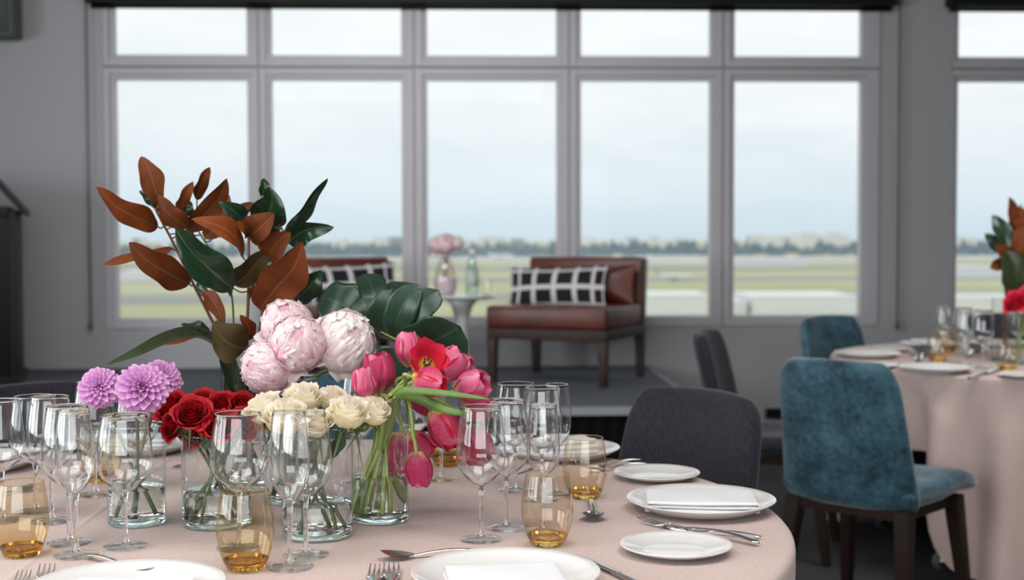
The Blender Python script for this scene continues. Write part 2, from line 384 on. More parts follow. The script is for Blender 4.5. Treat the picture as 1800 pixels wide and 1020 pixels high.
def window_col(i, x0, x1, p0, p1):
    global wn; wn += 1
    q0, q1 = wx(p0), wx(p1); zm = (Z1 + Z2) / 2
    g = .004
    b = B(); ring(b, x0 + g, x1 - g, Zs, zm - g, q0 - .028, q1 + .028, Z0 - .028, Z1 + .028, YW - .012, YW + .10)
    ring(b, q0 - .0279, q1 + .0279, Z0 - .0279, Z1 + .0279, q0, q1, Z0, Z1, YW + .008, YW + .085)
    o = tag(b.obj('window_%d' % wn, MT['frame'], smooth=False, bevel=.003), kind='structure')
    B().box((q0 - .01, YW + .04, Z0 - .01), (q1 + .01, YW + .046, Z1 + .01)).obj('pane', MT['pane'], o, smooth=False)
    b = B(); ring(b, x0 + g, x1 - g, zm + g, Z3, q0 - .028, q1 + .028, Z2 - .028, Z3 - .01, YW - .012, YW + .10)
    ring(b, q0 - .0279, q1 + .0279, Z2 - .0279, Z3 - .0101, q0, q1, Z2, Z3 - .05, YW + .008, YW + .085)
    t = b.obj('transom_frame', MT['frame'], o, smooth=False, bevel=.003)
    B().box((q0 - .01, YW + .04, Z2 - .01), (q1 + .01, YW + .046, Z3)).obj('transom_pane', MT['pane'], t, smooth=False)
mids = [wx((panes[i][1] + panes[i + 1][0]) / 2) for i in range(4)]
es = [xa] + mids + [xb]
for i, p in enumerate(panes): window_col(i, es[i], es[i + 1], *p)
m2 = wx((panes2[0][1] + panes2[1][0]) / 2)
window_col(5, xc, m2, *panes2[0]); window_col(6, m2, xd, *panes2[1])
for k in range(4): tag(B().box((mids[k] - .004, YW + .012, Zs + .001), (mids[k] + .004, YW + .09, Z3 - .001)).obj('trim_%d' % (k + 1), MT['frame'], smooth=False), kind='structure')
tag(B().box((wx(1345, 724), YW - .03, wz(1360, 733)), (wx(1600, 724), YW - .001, wz(1360, 718))).obj('trim_5', MT['black'], smooth=False), kind='structure')
for (px0, px1, cx, pxe, lab) in ((157, 1569, 160, 566, 'long black roller blind box above the five main windows'), (1659, 2220, 2214, 566, 'black roller blind box above the window at the right edge')):
    x0, x1 = wx(px0, 10), wx(px1, 10)
    t = thing('roller_blind', ((x0 + x1) / 2, YW - .06, Z3 + .02), lab, 'blind')
    zb = wz(860, 12); za = wz(860, 17)
    B().box((x0, YW - .11, zb + .003), (x1, YW - .014, CEIL - .001)).obj('cassette', MT['black'], t, smooth=False, world=True, bevel=.004)
    B().tube([(x0 + .02, YW - .04, za + .004), (x1 - .02, YW - .04, za + .004)], .013, 12).obj('bottom_bar', MT['black'], t, world=True)
    for q in ((cx, 1575) if cx < 1000 else (cx,)):
        X = wx(q)
        c = B().tube([(X, YW - .05, CEIL - .02), (X, YW - .05, wz(q, pxe))], .006, 8).obj('cord', MT['speaker'], t, world=True)
        B().tube([(X, YW - .05, wz(q, pxe)), (X, YW - .05, wz(q, pxe + 12))], .013, 8).obj('cord_weight', MT['speaker'], c, world=False)
        ch = c.children[0]; ch.matrix_local = M.Translation(-t.location)
# wall speaker at the top left
s0 = ony(22, 63, YW - .22); t = thing('wall_speaker', (s0.x - .2, YW - .1, s0.z), 'grey box speaker fixed high on the wall in the top corner', 'speaker')
B().box((s0.x - .38, YW - .22, s0.z), (s0.x, YW - .03, s0.z + .40)).obj('cabinet', MT['speaker'], t, world=True, bevel=.012)
B().box((s0.x - .36, YW - .226, s0.z + .02), (s0.x - .02, YW - .219, s0.z + .38)).obj('grille', MT['speaker'], t, world=True)
B().box((s0.x - .25, YW - .031, s0.z + .1), (s0.x - .1, YW - .001, s0.z + .3)).obj('bracket', MT['black'], t, world=True)
# ------------------------------------------------------------------ the stage
e = onz(1139, 644, STZ); sx1 = e.x; sy0 = onz(1000, 718, STZ).y
t = thing('stage_platform', ((XL + sx1) / 2, sy0, 0), 'low carpeted stage along the window wall with black pleated skirt', 'stage')
B().box((XL + .02, sy0 + .03, STZ - .06), (sx1 - .012, YW - .002, STZ)).obj('deck', MT['stagecarpet'], t, smooth=False, world=True)
nb = B(); nb.box((XL + .02, sy0 - .0, STZ - .035), (sx1, sy0 + .0295, STZ + .002)); nb.box((sx1 - .0115, sy0 + .0295, STZ - .035), (sx1, YW - .002, STZ + .002))
nb.obj('nosing', MT['nosing'], t, smooth=False, world=True)
sk = B()
def skirt(u, v):
    L = sx1 - XL - .06; x = XL + .04 + u * L; a = .012 * sin(x * 2 * pi / .075) * (.35 + .65 * v)
    return (x, sy0 + .02 + a, STZ - .036 - v * (STZ - .045))
sk.grid(skirt, 700, 4)
sk.grid(lambda u, v: (sx1 - .02 + .008 * sin(u * 2 * pi * 24), sy0 + .03 + u * (YW - sy0 - .05), STZ - .036 - v * (STZ - .045)), 240, 3)
sk.obj('skirt', MT['blackcloth'], t, world=True)
# ------------------------------------------------------------------ lectern
l0 = onz(33, 674, STZ)
t = thing('lectern', l0, 'black lectern with slanted top standing on the stage', 'lectern', rz=radians(15))
H = 1.0
rbox('side_panel', (-.60, 0, .041), (-.0405, .03, H - .06), MT['black'], t, .003)
rbox('side_panel', (-.60, .47, .041), (-.0405, .50, H - .06), MT['black'], t, .003)
rbox('rear_frame', (-.04, 0, .041), (0, .50, H - .02), MT['blackwood'], t, .003)
rbox('front_panel', (-.64, 0, .041), (-.6005, .50, H + .14), MT['blackwood'], t, .003)
rbox('rail', (-.60, -.006, H - .059), (-.0405, .506, H - .0), MT['blackwood'], t, .003)
rbox('plinth', (-.66, -.02, 0), (.02, .52, .04), MT['blackwood'], t, .004)
b = B()
b.hexa([(-.115, -.05, H + .135), (.045, -.05, H - .055), (.045, .55, H - .055), (-.115, .55, H + .135), (-.115, -.05, H + .17), (.045, -.05, H - .018), (.045, .55, H - .018), (-.115, .55, H + .17)])
b.hexa([(-.68, -.05, H + .135), (-.116, -.05, H + .135), (-.116, .55, H + .135), (-.68, .55, H + .135), (-.68, -.05, H + .17), (-.116, -.05, H + .17), (-.116, .55, H + .17), (-.68, .55, H + .17)])
b.obj('top_board', MT['blackwood'], t, bevel=.004)
# ------------------------------------------------------------------ stage furniture
def pillow(name, cen, rot, w, h, th, mat, label, cat, group=None):
    t = B()
    pad(t, lambda u, v: (u * w / 2 * (1 - .05 * (1 - v * v)), 0, v * h / 2 * (1 - .09 * (1 - u * u))), lambda u, v: (0, -1, 0), lambda u, v: th / 2 * (1 - .75 * max(abs(u), abs(v)) ** 3), p=3, nu=28, nv=16)
    o = t.obj(name, mat); o.matrix_world = M.Translation(cen) @ rot; return tag(o, label, cat, group)
def lounge(cx, cy, rz, label):
    t = thing('lounge_chair', (cx, cy, STZ), label, 'lounge chair', None, rz)
    W, D = .72, .70
    rbox('seat', (-W / 2, -D / 2, .312), (W / 2, D / 2 - .10, .435), MT['leather'], t, .02)
    b = B(); b.hexa([(-W / 2, D / 2 - .115, .30), (W / 2, D / 2 - .115, .30), (W / 2, D / 2 - .01, .30), (-W / 2, D / 2 - .01, .30), (-W / 2, D / 2 - .075, .70), (W / 2, D / 2 - .075, .70), (W / 2, D / 2 + .03, .70), (-W / 2, D / 2 + .03, .70)])
    b.obj('backrest', MT['leather'], t, bevel=.02)
    rbox('apron', (-W / 2 + .004, -D / 2 + .004, .25), (W / 2 - .004, D / 2 - .012, .3115), MT['wood'], t, .004)
    for sx in (-1, 1):
        for sy in (-1, 1):
            x, y = sx * (W / 2 - .03), sy * (D / 2 - .03) - (.008 if sy > 0 else 0)
            b = B(); a, c = .027, .02
            b.hexa([(x - c, y - c, 0), (x + c, y - c, 0), (x + c, y + c, 0), (x - c, y + c, 0), (x - a, y - a, .2495), (x + a, y - a, .2495), (x + a, y + a, .2495), (x - a, y + a, .2495)])
            b.obj('leg', MT['wood'], t, bevel=.003)
    return t
FR, FL, BR = onz(1072, 684, STZ), onz(866, 672, STZ), onz(1129, 662, STZ)
wv = (FR - FL); ang = math.atan2(wv.y, wv.x) + radians(4.6)
dv = V((-sin(ang), cos(ang), 0)); hc = (FR + FL) / 2 + dv * .33 + V((-.02, 0, 0))
tx = at(815, 517, 7.62).x
arm = lounge(hc.x, hc.y, ang, 'brown leather armless lounge chair on the stage right of the side table')
lc = V((2 * tx - hc.x - .05, hc.y + .02, 0))
arm2 = lounge(lc.x, lc.y, -ang, 'brown leather armless lounge chair on the stage, partly hidden behind the centrepiece')
for (c, a, sd, side) in ((hc, ang, 1, 'right'), (lc, -ang, -1, 'left')):
    R = M.Rotation(a, 4, 'Z')
    P = lambda x, y, z: V((c.x, c.y, STZ)) + (R @ V((x, y, z)))
    if sd == 1:
        pillow('bolster_cushion', P(.07, .165, .548), R @ M.Rotation(radians(-12), 4, 'X'), .56, .235, .13, MT['leather'], 'plain brown leather cushion behind the checked cushion on the right lounge chair', 'cushion')
    pillow('checked_cushion', P(-.075 if sd == 1 else .03, .02 if sd == 1 else .1, .528 if sd == 1 else .545), R @ M.Rotation(radians(-14), 4, 'X') @ M.Rotation(radians(-2), 4, 'Y'), .61, .25, .12, MT['check'],
           ('black and white checked cushion on the lounge chair right of the side table' if sd == 1 else 'black and white checked cushion half hidden by magnolia and monstera leaves'), 'cushion')
# pedestal side table
tc = at(812, 519, 7.62); tc.z = STZ; TH = at(812, 519, 7.62).z - STZ
t = thing('side_table', tc, 'small round white pedestal table between the two lounge chairs', 'side table')
b = B().lathe([(.0, TH - .02), (.17, TH - .02), (.2, TH - .008), (.2, TH), (0, TH)], 40); b.obj('table_top', MT['white'], t)
b = B().lathe([(0, 0), (.15, 0), (.15, .01), (.09, .025), (.045, .08), (.032, .2), (.036, .32), (.06, TH - .07), (.10, TH - .0205), (0, TH - .0205)], 32); b.obj('pedestal', MT['white'], t)
st = tc.z + TH + .001
MT['blush'] = thin_glass('blush_glass', (.90, .84, .86), (.5, .46, .48), 1)
MT['blushfill'] = principled('blush_frosted', (.74, .68, .69), .4)
def sp(px): q = at(px, 517, 7.6); return V((q.x, q.y, st))
v0 = sp(783)
t = thing('glass_vase', v0, 'pale pink round glass vase with blooms on the stage side table', 'vase')
B().lathe([(0, 0), (.055, .0), (.066, .04), (.068, .09), (.058, .16), (.035, .215), (.022, .24), (.028, .262)], 28).obj('body', MT['blush'], t)
B().lathe([(0, .004), (.05, .004), (.061, .04), (.063, .085), (.062, .1), (0, .1)], 28).obj('lower_band', MT['blushfill'], t)
MT['bottleglass'] = thin_glass('bottle_glass', (.74, .84, .84), (.3, .42, .45), 1)
t = thing('water_bottle', sp(830), 'clear glass water bottle on the stage side table', 'bottle')
B().lathe([(0, 0), (.036, 0), (.038, .01), (.038, .15), (.03, .19), (.016, .225), (.015, .25)], 24).obj('body', MT['bottleglass'], t)
B().lathe([(.0151, .235), (.017, .237), (.017, .268), (0, .268)], 20).obj('cap', MT['white'], t)
B().lathe([(.0384, .05), (.0386, .05), (.0386, .14), (.0384, .14)], 24).obj('label_band', principled('bottle_label', (.45, .52, .45), .5), t)
t = thing('water_glass', sp(855), 'small clear tumbler beside the water bottle on the stage table', 'glass')
B().lathe([(.027, .012), (.033, .05), (.032, .095)], 24).obj('bowl', MT['glass'], t)
B().lathe([(0, 0), (.025, 0), (.0268, .012), (0, .012)], 24).obj('base', MT['peachfoot'], t)
# ------------------------------------------------------------------ dining chairs
def chair_meshes():
    out = {}
    b = B()  # seat, waterfall front
    def sc(u, v):
        y = -.20 + (v + 1) / 2 * .455
        hw = (.222 + .018 * (v + 1) / 2) * (1 - .05 * max(0, (v - .6) / .4) ** 2)
        z = .435 + .012 * u * u - .020 * (1 - ((v + .35) / 1.35) ** 2) + .012 - .030 * max(0, (v - .45) / .55) ** 2 + .02 * max(0, v) * (1 - max(0, v))
        return (u * hw, y, z)
    pad(b, sc, lambda u, v: (0, 0, 1), lambda u, v: .040, p=9, nu=24, nv=24); out['seat'] = b
    b = B()  # backrest shell
    def bc(u, v):
        t = (v + 1) / 2; z = .385 + t * .465
        cr = .11; inset = 0
        if t > 1 - .2: q = (t - .8) / .2; inset = .055 * (1 - sqrt(max(0, 1 - q * q)))
        hw = .232 - .036 * t - inset
        if t < .12: hw -= .03 * (1 - t / .12) ** 2
        y = -.215 - .03 * t - .055 * t * t + .045 * u * u + .03 * (1 - t) ** 4
        return (u * hw, y, z + .006 * (1 - u * u))
    pad(b, bc, lambda u, v: V((-.35 * u, 1, .12)).normalized(), lambda u, v: .030, p=9, nu=28, nv=28); out['backrest'] = b
    b = B()
    b.box((-.18, -.19, .365), (.18, -.15, .398)); b.box((-.19, .15, .365), (.19, .19, .398)); b.box((-.19, -.1499, .365), (-.15, .1499, .398)); b.box((.15, -.1499, .365), (.19, .1499, .398)); out['frame'] = b
    for i, (sx, sy) in enumerate(((-1, -1), (1, -1), (-1, 1), (1, 1))):
        x0, y0 = sx * .185, sy * .17; x1, y1 = sx * .215, sy * .205 + (-.02 if sy < 0 else .015); a, c = .026, .016
        b = B(); b.hexa([(x1 - c, y1 - c, 0), (x1 + c, y1 - c, 0), (x1 + c, y1 + c, 0), (x1 - c, y1 + c, 0), (x0 - a, y0 - a, .40), (x0 + a, y0 - a, .40), (x0 + a, y0 + a, .40), (x0 - a, y0 + a, .40)])
        out['leg%d' % i] = b
    return out
def make_chair(mat):
    t = thing('dining_chair', (0, 0, 0), 'x', 'chair')
    cm = chair_meshes()
    for k in ('seat', 'backrest'): cm[k].obj(k, MT[mat], t, weld=True)
    cm['frame'].obj('frame', MT['legwood'], t, smooth=False)
    for i in range(4): cm['leg%d' % i].obj('leg', MT['legwood'], t, bevel=.004)
    return t
MCg = ground(-.435, 2.25); RCg = ground(2.2, 5.2)
cproto = {}; CHAIRS = []
def chair(X, d, target, mat, label, turn=0, face=None):
    p = ground(X, d)
    if mat not in cproto: o = cproto[mat] = make_chair(mat)
    else: o = copy_tree(cproto[mat])
    o.location = p; dd = (target - p)
    o.rotation_euler.z = math.atan2(dd.y, dd.x) - pi / 2 + radians(turn)
    o['label'] = label; o['group'] = 'dining chairs around the two tables'
    return o
# backrests sit .25 behind the chair's middle
def chair_back(px, py, d, target, mat, label, turn=0):
    q = at(px, py, d); q.z = 0; dd = (target - q).normalized(); dd = M.Rotation(radians(turn), 3, 'Z') @ dd
    p = q + dd * .26
    CHAIRS.append((p, dd))
    o = chair(0, 3, target, mat, label); o.location = p; o.rotation_euler.z = math.atan2(dd.y, dd.x) - pi / 2
    return o
chair_back(1226, 690, 3.18, MCg, 'purple', 'large dark plum fabric chair at the near table, behind the right bread plates', turn=-4)
chair_back(70, 690, 3.35, MCg, 'purple', 'dark plum fabric chair behind the wine glasses at the left edge')
chair_back(596, 670, 3.55, MCg, 'teal', 'teal velvet chair mostly hidden behind the peonies and cream roses')
chair_back(1468, 700, 4.0, RCg, 'teal', 'teal velvet chair seen from behind, seat tucked towards the further table', turn=2)
chair_back(1456, 600, 6.2, RCg, 'teal', 'teal velvet chair with only its backrest showing in front of the window pillar', turn=0)
chair_back(1246, 620, 5.2, RCg, 'purple', 'dark plum chair seen side-on between the stage and the teal chairs', turn=-19)
chair_back(1766, 590, 6.3, RCg, 'purple', 'dark plum chair behind the wine glasses on the far side of the further table')
# ------------------------------------------------------------------ tables and cloths
def banquet_table(c, label, lp):
    t = thing('banquet_table', c, label, 'table')
    B().lathe([(0, .712), (.895, .712), (.898, .725), (.895, .737), (0, .737)], 64).obj('tabletop', MT['wood'], t)
    for an, lr in lp:
        an = radians(an); x, y = lr * cos(an), lr * sin(an)
        lg = B().tube([(x, y, .711), (x, y, .085)], .016, 12).obj('leg', MT['black'], t)
        cs = B().tube([(x - .012 * .2, y + .012, .036), (x + .012 * .2, y - .012, .036)], .036, 24)
        cs.tube([(x - .014 * .2, y + .014, .036), (x + .014 * .2, y - .014, .036)], .021, 16, mat=1)
        cs.box((x - .012, y - .0045, .0719), (x + .012, y + .0045, .11), 1); cs.tube([(x - .026, y, .10), (x - .012, y, .085)], .008, 10, 1)
        cs.obj('caster', [MT['speaker'], MT['steel']], lg)
    B().tube([(lp[0][1] * cos(radians(lp[0][0])), lp[0][1] * sin(radians(lp[0][0])), .3), (lp[2][1] * cos(radians(lp[2][0])), lp[2][1] * sin(radians(lp[2][0])), .3)], .012, 10).obj('crossbar', MT['black'], t)
    return t
def cloth(c, label, lift, seed, amp=.048):
    rnd = random.Random(seed)
    ph = [rnd.uniform(0, 6.28) for _ in range(6)]
    def fold(a):
        if seed == 5: return .3 * sin(9 * a + ph[0]) + .45 * sin(19 * a + ph[1]) + .5 * sin(27 * a + ph[2])
        return .55 * sin(11 * a + ph[0]) + .35 * sin(17 * a + ph[1]) + .25 * sin(7 * a + ph[2]) + .2 * sin(25 * a + ph[3])
    b = B(); nseg = 300; R = .905
    vs, uv, fs = [], [], []
    rings = [(.001, 0)] + [(R * k / 24, 0) for k in range(1, 24)] + [(R - .012, 0), (R - .005, .002), (R - .001, .007), (R, .014)]
    for r, dz in rings:
        for i in range(nseg): a = 2 * pi * i / nseg; vs.append((r * cos(a), r * sin(a), TZ - .001 - dz))
    nd = 26
    for j in range(1, nd + 1):
        tt = j / nd
        for i in range(nseg):
            a = 2 * pi * i / nseg
            zb = .022 + .02 * (1 + sin(3 * a + ph[4])) + lift(a); z = (TZ - .015) * (1 - tt) + zb * tt
            am = amp * (tt ** .8) * min(1, tt * 4); rr = R + .004 * tt + am * (fold(a) + .35) - .05 * tt * min(1, lift(a) * 4)
            q = V((rr * cos(a), rr * sin(a), 0))
            for cp, cdir in CHAIRS:   # a tucked-in seat pushes the hanging cloth inwards
                rel = q + c - cp; ly = rel.dot(cdir); lx = rel.cross(cdir).z
                if -.34 < ly < .27 and z < .62 and abs(lx) < .36:
                    k = min(1, max(0, (.36 - abs(lx)) / .08)) * min(1, max(0, (.62 - z) / .11)); q = q + cdir * ((.27 - ly) * k)
            vs.append((q.x, q.y, z))
    nr = len(rings) + nd
    for j in range(nr - 1):
        for i in range(nseg):
            k = (i + 1) % nseg; fs.append((j * nseg + i, (j + 1) * nseg + i, (j + 1) * nseg + k, j * nseg + k))
    fs.append(tuple(range(nseg)))
    b.add(vs, fs)
    o = b.obj('tablecloth', MT['cloth']); o.location = c
    return tag(o, label, 'tablecloth')
banquet_table(MCg, 'round folding banquet table under the near pink tablecloth', [(213, .62), (123, .62), (33, .62), (303, .62)])
banquet_table(RCg, 'round folding banquet table on casters under the further pink tablecloth', [(213, .76), (155, .70), (33, .76), (335, .70)])
cloth(MCg, 'pale pink linen tablecloth on the near round table with the flower centrepiece', lambda a: 0, 3)
def lift(a):
    d = (a - radians(208) + pi) % (2 * pi) - pi
    return .40 * exp(-(d / radians(12)) ** 4)
cloth(RCg, 'pale pink linen tablecloth falling in folds on the further round table', lift, 5, .085)
# ------------------------------------------------------------------ china, linen, cutlery
def plate_mesh(r):
    h = .022 * r / .13
    pr = [(0, .004), (r * .52, .004), (r * .60, .0045), (r * .78, .009), (r * .93, h * .8), (r * .99, h), (r, h - .0012), (r * .985, h - .003), (r * .80, .005), (r * .6, .0), (0, .0)]
    return B().lathe(pr[::-1], 64).mesh('plate', MT['white'])
PL = {'dinner': plate_mesh(.1325), 'side': plate_mesh(.0865)}
def plate(px, py, kind, label, group=None):
    p = onz(px, py, TZ); o = bpy.data.objects.new('dinner_plate' if kind == 'dinner' else 'side_plate', PL[kind]); link(o); o.location = p
    return tag(o, label, 'plate', group)
def napkin(o, w, d, h, rz, label, lean=0, seed=0):
    """flat folded linen napkin: layers, soft edges"""
    rnd = random.Random(seed); b = B(); n = 3
    for k in range(n):
        z = h * (k + .5) / n; ox, oy = rnd.uniform(-.002, .002), rnd.uniform(-.002, .002); s = 1 - .015 * k
        pad(b, lambda u, v, z=z, ox=ox, oy=oy, s=s: (ox + u * w / 2 * s, oy + v * d / 2 * s, z + .002 * sin(u * 3 + k) * cos(v * 2) + lean * u * h), lambda u, v: (0, 0, 1), lambda u, v: h / n * .54, p=14, nu=20, nv=14)
    q = b.obj('napkin', MT['napkin']); q.location = o.location + V((0, 0, .0052)); q.rotation_euler.z = rz
    return tag(q, label, 'napkin')
p1 = plate(889, 1029, 'dinner', 'white dinner plate at the bottom centre of the near table')
p2 = plate(222, 1054, 'dinner', 'white dinner plate cut off by the frame at the bottom left')
p3 = plate(1232, 896, 'dinner', 'white dinner plate with a flat folded napkin near the right table edge')
plate(1188, 971, 'side', 'empty white bread plate nearest the camera at the right table edge')
plate(1155, 841, 'side', 'empty white bread plate in front of the large plum chair')
p6 = plate(985, 802, 'dinner', 'white dinner plate behind the right group of wine glasses')
p7 = plate(775, 791, 'dinner', 'white dinner plate behind the drooping tulips')
p8 = plate(-42, 823, 'dinner', 'white dinner plate cut by the left edge, by the plum chair')
p9 = plate(241, 793, 'dinner', 'white dinner plate seen behind the dahlia vase')
napkin(p1, .165, .125, .011, .10, 'white folded napkin on the plate at the bottom centre', seed=1)
napkin(p2, .165, .125, .011, .0, 'white folded napkin on the plate at the bottom left', seed=2)
napkin(p3, .200, .125, .020, -.12, 'white folded napkin on the right plate by the table edge', seed=3)
napkin(p6, .16, .07, .035, .35, 'white napkin bundle on the plate behind the pale amber tumbler', seed=4)
napkin(p7, .15, .09, .018, .1, 'white napkin on the plate behind the drooping tulips', seed=5)
napkin(p9, .16, .09, .028, -.1, 'white napkin on the plate behind the dahlia vase', seed=6)
napkin(p8, .16, .10, .014, .1, 'white napkin on the plate cut by the left edge', seed=7)
def handle(b, y0, y1, w0=.0035, w1=.0065, th=.0016, arch=.007):
    n = 14; vs = []
    pts = [(0, y0 + (y1 - y0) * i / n, .004 + arch * sin(pi * (i / n) * .9) - .0015 * (i / n)) for i in range(n + 1)]
    def fn(u, v):
        i = v; a = 2 * pi * u; w = w0 + (w1 - w0) * v ** 1.5
        if v > .93: w *= sqrt(max(0.02, 1 - ((v - .93) / .07) ** 2))
        y = y0 + (y1 - y0) * v; z = .004 + arch * sin(pi * v * .9) - .0012 * v
        return (w * cos(a), y, z + th * sin(a))
    b.grid(fn, 12, 24); return b
CUT = {}
def cutlery_protos():
    b = B()
    def bowl(u, v):
        t = v; L = .062; w = .021 * sin(pi * min(1, t * .97 + .03)) ** .6 * (1 - .12 * (2 * t - 1)); x = (2 * u - 1)
        d = .008 * (1 - x * x) * sin(pi * t) ** .8
        return (x * w, -.062 + t * L, .0115 - d - .004 * t + .004 * (1 - t) ** 2)
    b.grid(bowl, 14, 18); CUT['spoon'] = (b.mesh('bowl', MT['steel']), handle(B(), -.003, .125).mesh('handle', MT['steel']))
    b = B()
    for k in range(4):
        x = (k - 1.5) * .0058
        b.tube([(x * .9, -.03, .0035), (x, -.045, .002), (x, -.062, .004), (x, -.078, .0085)], [.0018, .0016, .0013, .0006], 8)
    def neck(u, v): a = 2 * pi * u; w = .0036 + .0075 * (1 - v) ** .8 * (1 if v > .05 else .9); return (w * cos(a), -.034 + .034 * v, .0035 + .0015 * sin(a) + .0006 * v)
    b.grid(neck, 12, 10); CUT['fork'] = (b.mesh('tines', MT['steel']), handle(B(), -.002, .125).mesh('handle', MT['steel']))
    b = B()
    def blade(u, v):
        y = -.105 + .105 * v; wl = .010 * (1 - (1 - v) ** 6) ** .6 if v > 0 else 0; wr = .004; a = u * 2
        x = -wl + (wl + wr * (1 - (1 - v) ** 4)) * (a if a <= 1 else 2 - a); z = .004 + (.0011 if a <= 1 else -.0011) * sin(pi * (a % 1.0))
        return (x, y, z)
    b.grid(blade, 12, 20); CUT['knife'] = (b.mesh('blade', MT['steel']), handle(B(), -.002, .115, .0045, .0065, .0028, .0).mesh('handle', MT['steel']))
cutlery_protos()
def cutlery(kind, hx, hy, tx_, ty_, label, s=1.0, dz=0.0):
    """head end and handle end as points on the table"""
    a, b_ = onz(hx, hy, TZ), onz(tx_, ty_, TZ); d = (b_ - a); L = d.length
    yh = {'spoon': -.062, 'fork': -.078, 'knife': -.105}[kind]; yt = .125 if kind != 'knife' else .115
    s = L / (yt - yh); o = a - d.normalized() * (yh * s)
    t = thing({'spoon': 'dessert_spoon', 'fork': 'table_fork', 'knife': 'table_knife'}[kind], o + V((0, 0, dz)), label, kind, rz=math.atan2(d.y, d.x) - pi / 2)
    t.scale = (s, s, s)
    h, k = CUT[kind]; child({'spoon': 'bowl', 'fork': 'tines', 'knife': 'blade'}[kind], h, t); child('handle', k, t)
cutlery('spoon', 668, 985, 850, 972, 'dessert spoon lying above the bottom centre plate')
cutlery('fork', 664, 1003, 640, 1086, 'outer fork left of the bottom centre plate, leftmost of the pair')
cutlery('fork', 688, 999, 690, 1085, 'inner fork touching the left rim of the bottom centre plate')
cutlery('knife', 1010, 981, 1170, 1052, 'table knife right of the bottom centre plate')
cutlery('fork', 1127, 918, 1334, 961, 'inner fork between the right dinner plate and bread plate, lower of the two handles')
cutlery('fork', 1172, 932, 1338, 948, 'outer fork beside the right dinner plate, upper of the two arched handles')
cutlery('spoon', 1045, 920, 1038, 880, 'dessert spoon with its bowl towards the camera beside the right dinner plate')
cutlery('fork', 1030, 832, 1137, 818, 'fork behind the pale amber tumbler, nearer of the pair at the far plate')
cutlery('fork', 1035, 824, 1128, 811, 'fork behind the pale amber tumbler, further of the pair at the far plate')
cutlery('knife', 905, 836, 958, 818, 'table knife behind the flutes pointing to the far plate')
cutlery('spoon', 62, 860, -40, 882, 'dessert spoon left of the tall wine glasses at the left edge')
cutlery('spoon', 322, 821, 262, 828, 'dessert spoon beside the plate behind the red rose vase')
cutlery('spoon', 268, 1016, 152, 981, 'spoon handle showing above the bottom left plate', dz=.0)
cutlery('fork', 44, 1013, 0, 1085, 'outer fork left of the bottom left plate')
cutlery('fork', 84, 1003, 55, 1085, 'inner fork beside the bottom left plate')
# ------------------------------------------------------------------ glassware
GM = {}
def stemware(kind):
    """(bowl mesh, stem mesh, foot mesh); bowl is one thin wall, stem and foot are solid"""
    P = {'wine': dict(h=.215, zb=.088, rm=.0400, zm=.133, rr=.0310, rf=.0350),
         'red': dict(h=.212, zb=.088, rm=.0440, zm=.136, rr=.0355, rf=.0360),
         'flute': dict(h=.210, zb=.090, rm=.0275, zm=.135, rr=.0215, rf=.0320)}[kind]
    prof = []
    n = 20
    for i in range(n + 1):
        t = i / n
        if t < .4:
            q = t / .4; r = .0045 + (P['rm'] - .0045) * sin(q * pi / 2) ** (.92 if kind != 'flute' else 1.0); z = P['zb'] + (P['zm'] - P['zb']) * (1 - cos(q * pi / 2)) ** (.66 if kind != 'flute' else .7)
        else:
            q = (t - .4) / .6; r = P['rm'] + (P['rr'] - P['rm']) * (1 - cos(q * pi / 2)) ** 1.0; z = P['zm'] + (P['h'] - P['zm']) * q
        prof.append((r, z))
    inner = [(max(.0008, r - (.00045 if i > 3 else .0006)), z + (.0008 if i < 4 else .0)) for i, (r, z) in enumerate(prof)]
    lip = [(prof[-1][0] - .0001, prof[-1][1] + .0003), (prof[-1][0] - .00035, prof[-1][1] + .0003)]
    b = B().lathe([(0, prof[0][1] - .0002)] + prof + lip + inner[::-1] + [(0, inner[0][1])], 48)
    rr, h = P['rr'], P['h']
    b.lathe([(rr + .00045 * cos(a), h + .0003 + .00045 * sin(a)) for a in [2 * pi * k / 8 for k in range(9)]], 48, mat=1)
    s = B(); zb = P['zb']
    s.lathe([(0, .0068), (.0062, .0068), (.0045, .011), (.0036, .02), (.0034, .045), (.0035, zb - .018), (.0042, zb - .006), (.0058, zb + .001), (.006, zb + .003), (.004, zb + .0035), (0, zb + .003)], 24)
    f = B(); rf = P['rf']
    f.lathe([(0, .0003), (rf * .97, .0003), (rf, .0012), (rf * .97, .0022), (rf * .7, .0034), (rf * .35, .0052), (.0068, .0066), (0, .0067)], 40)
    return b.mesh('bowl', [MT['glassfoot'], MT['lip']]), s.mesh('stem', MT['glassfoot']), f.mesh('foot', MT['glass'])
def tumbler(kind):
    wall, foot = (MT['amber'], MT['amberfoot']) if kind == 'amber' else (MT['peach'], MT['peachfoot'])
    pr = [(.0285, .006), (.0335, .016), (.0385, .032), (.0410, .048), (.0412, .058), (.0400, .076), (.0375, .094), (.0342, .1125)]
    pts = catmull([(r, 0, z) for r, z in pr], 4)
    b = B().lathe([(p.x, p.z) for p in pts], 44)
    b.lathe([(.0342 + .0006 * cos(a), .1125 + .0006 * sin(a)) for a in [2 * pi * k / 8 for k in range(9)]], 44, mat=1)
    f = B().lathe([(0, .0015), (.015, .001), (.023, .0003), (.0262, .001), (.0283, .0058), (.0325, .0148), (.031, .0135), (.026, .0095), (.014, .0085), (0, .0082)], 44)
    return b.mesh('wall', [wall, foot]), f.mesh('base', foot)
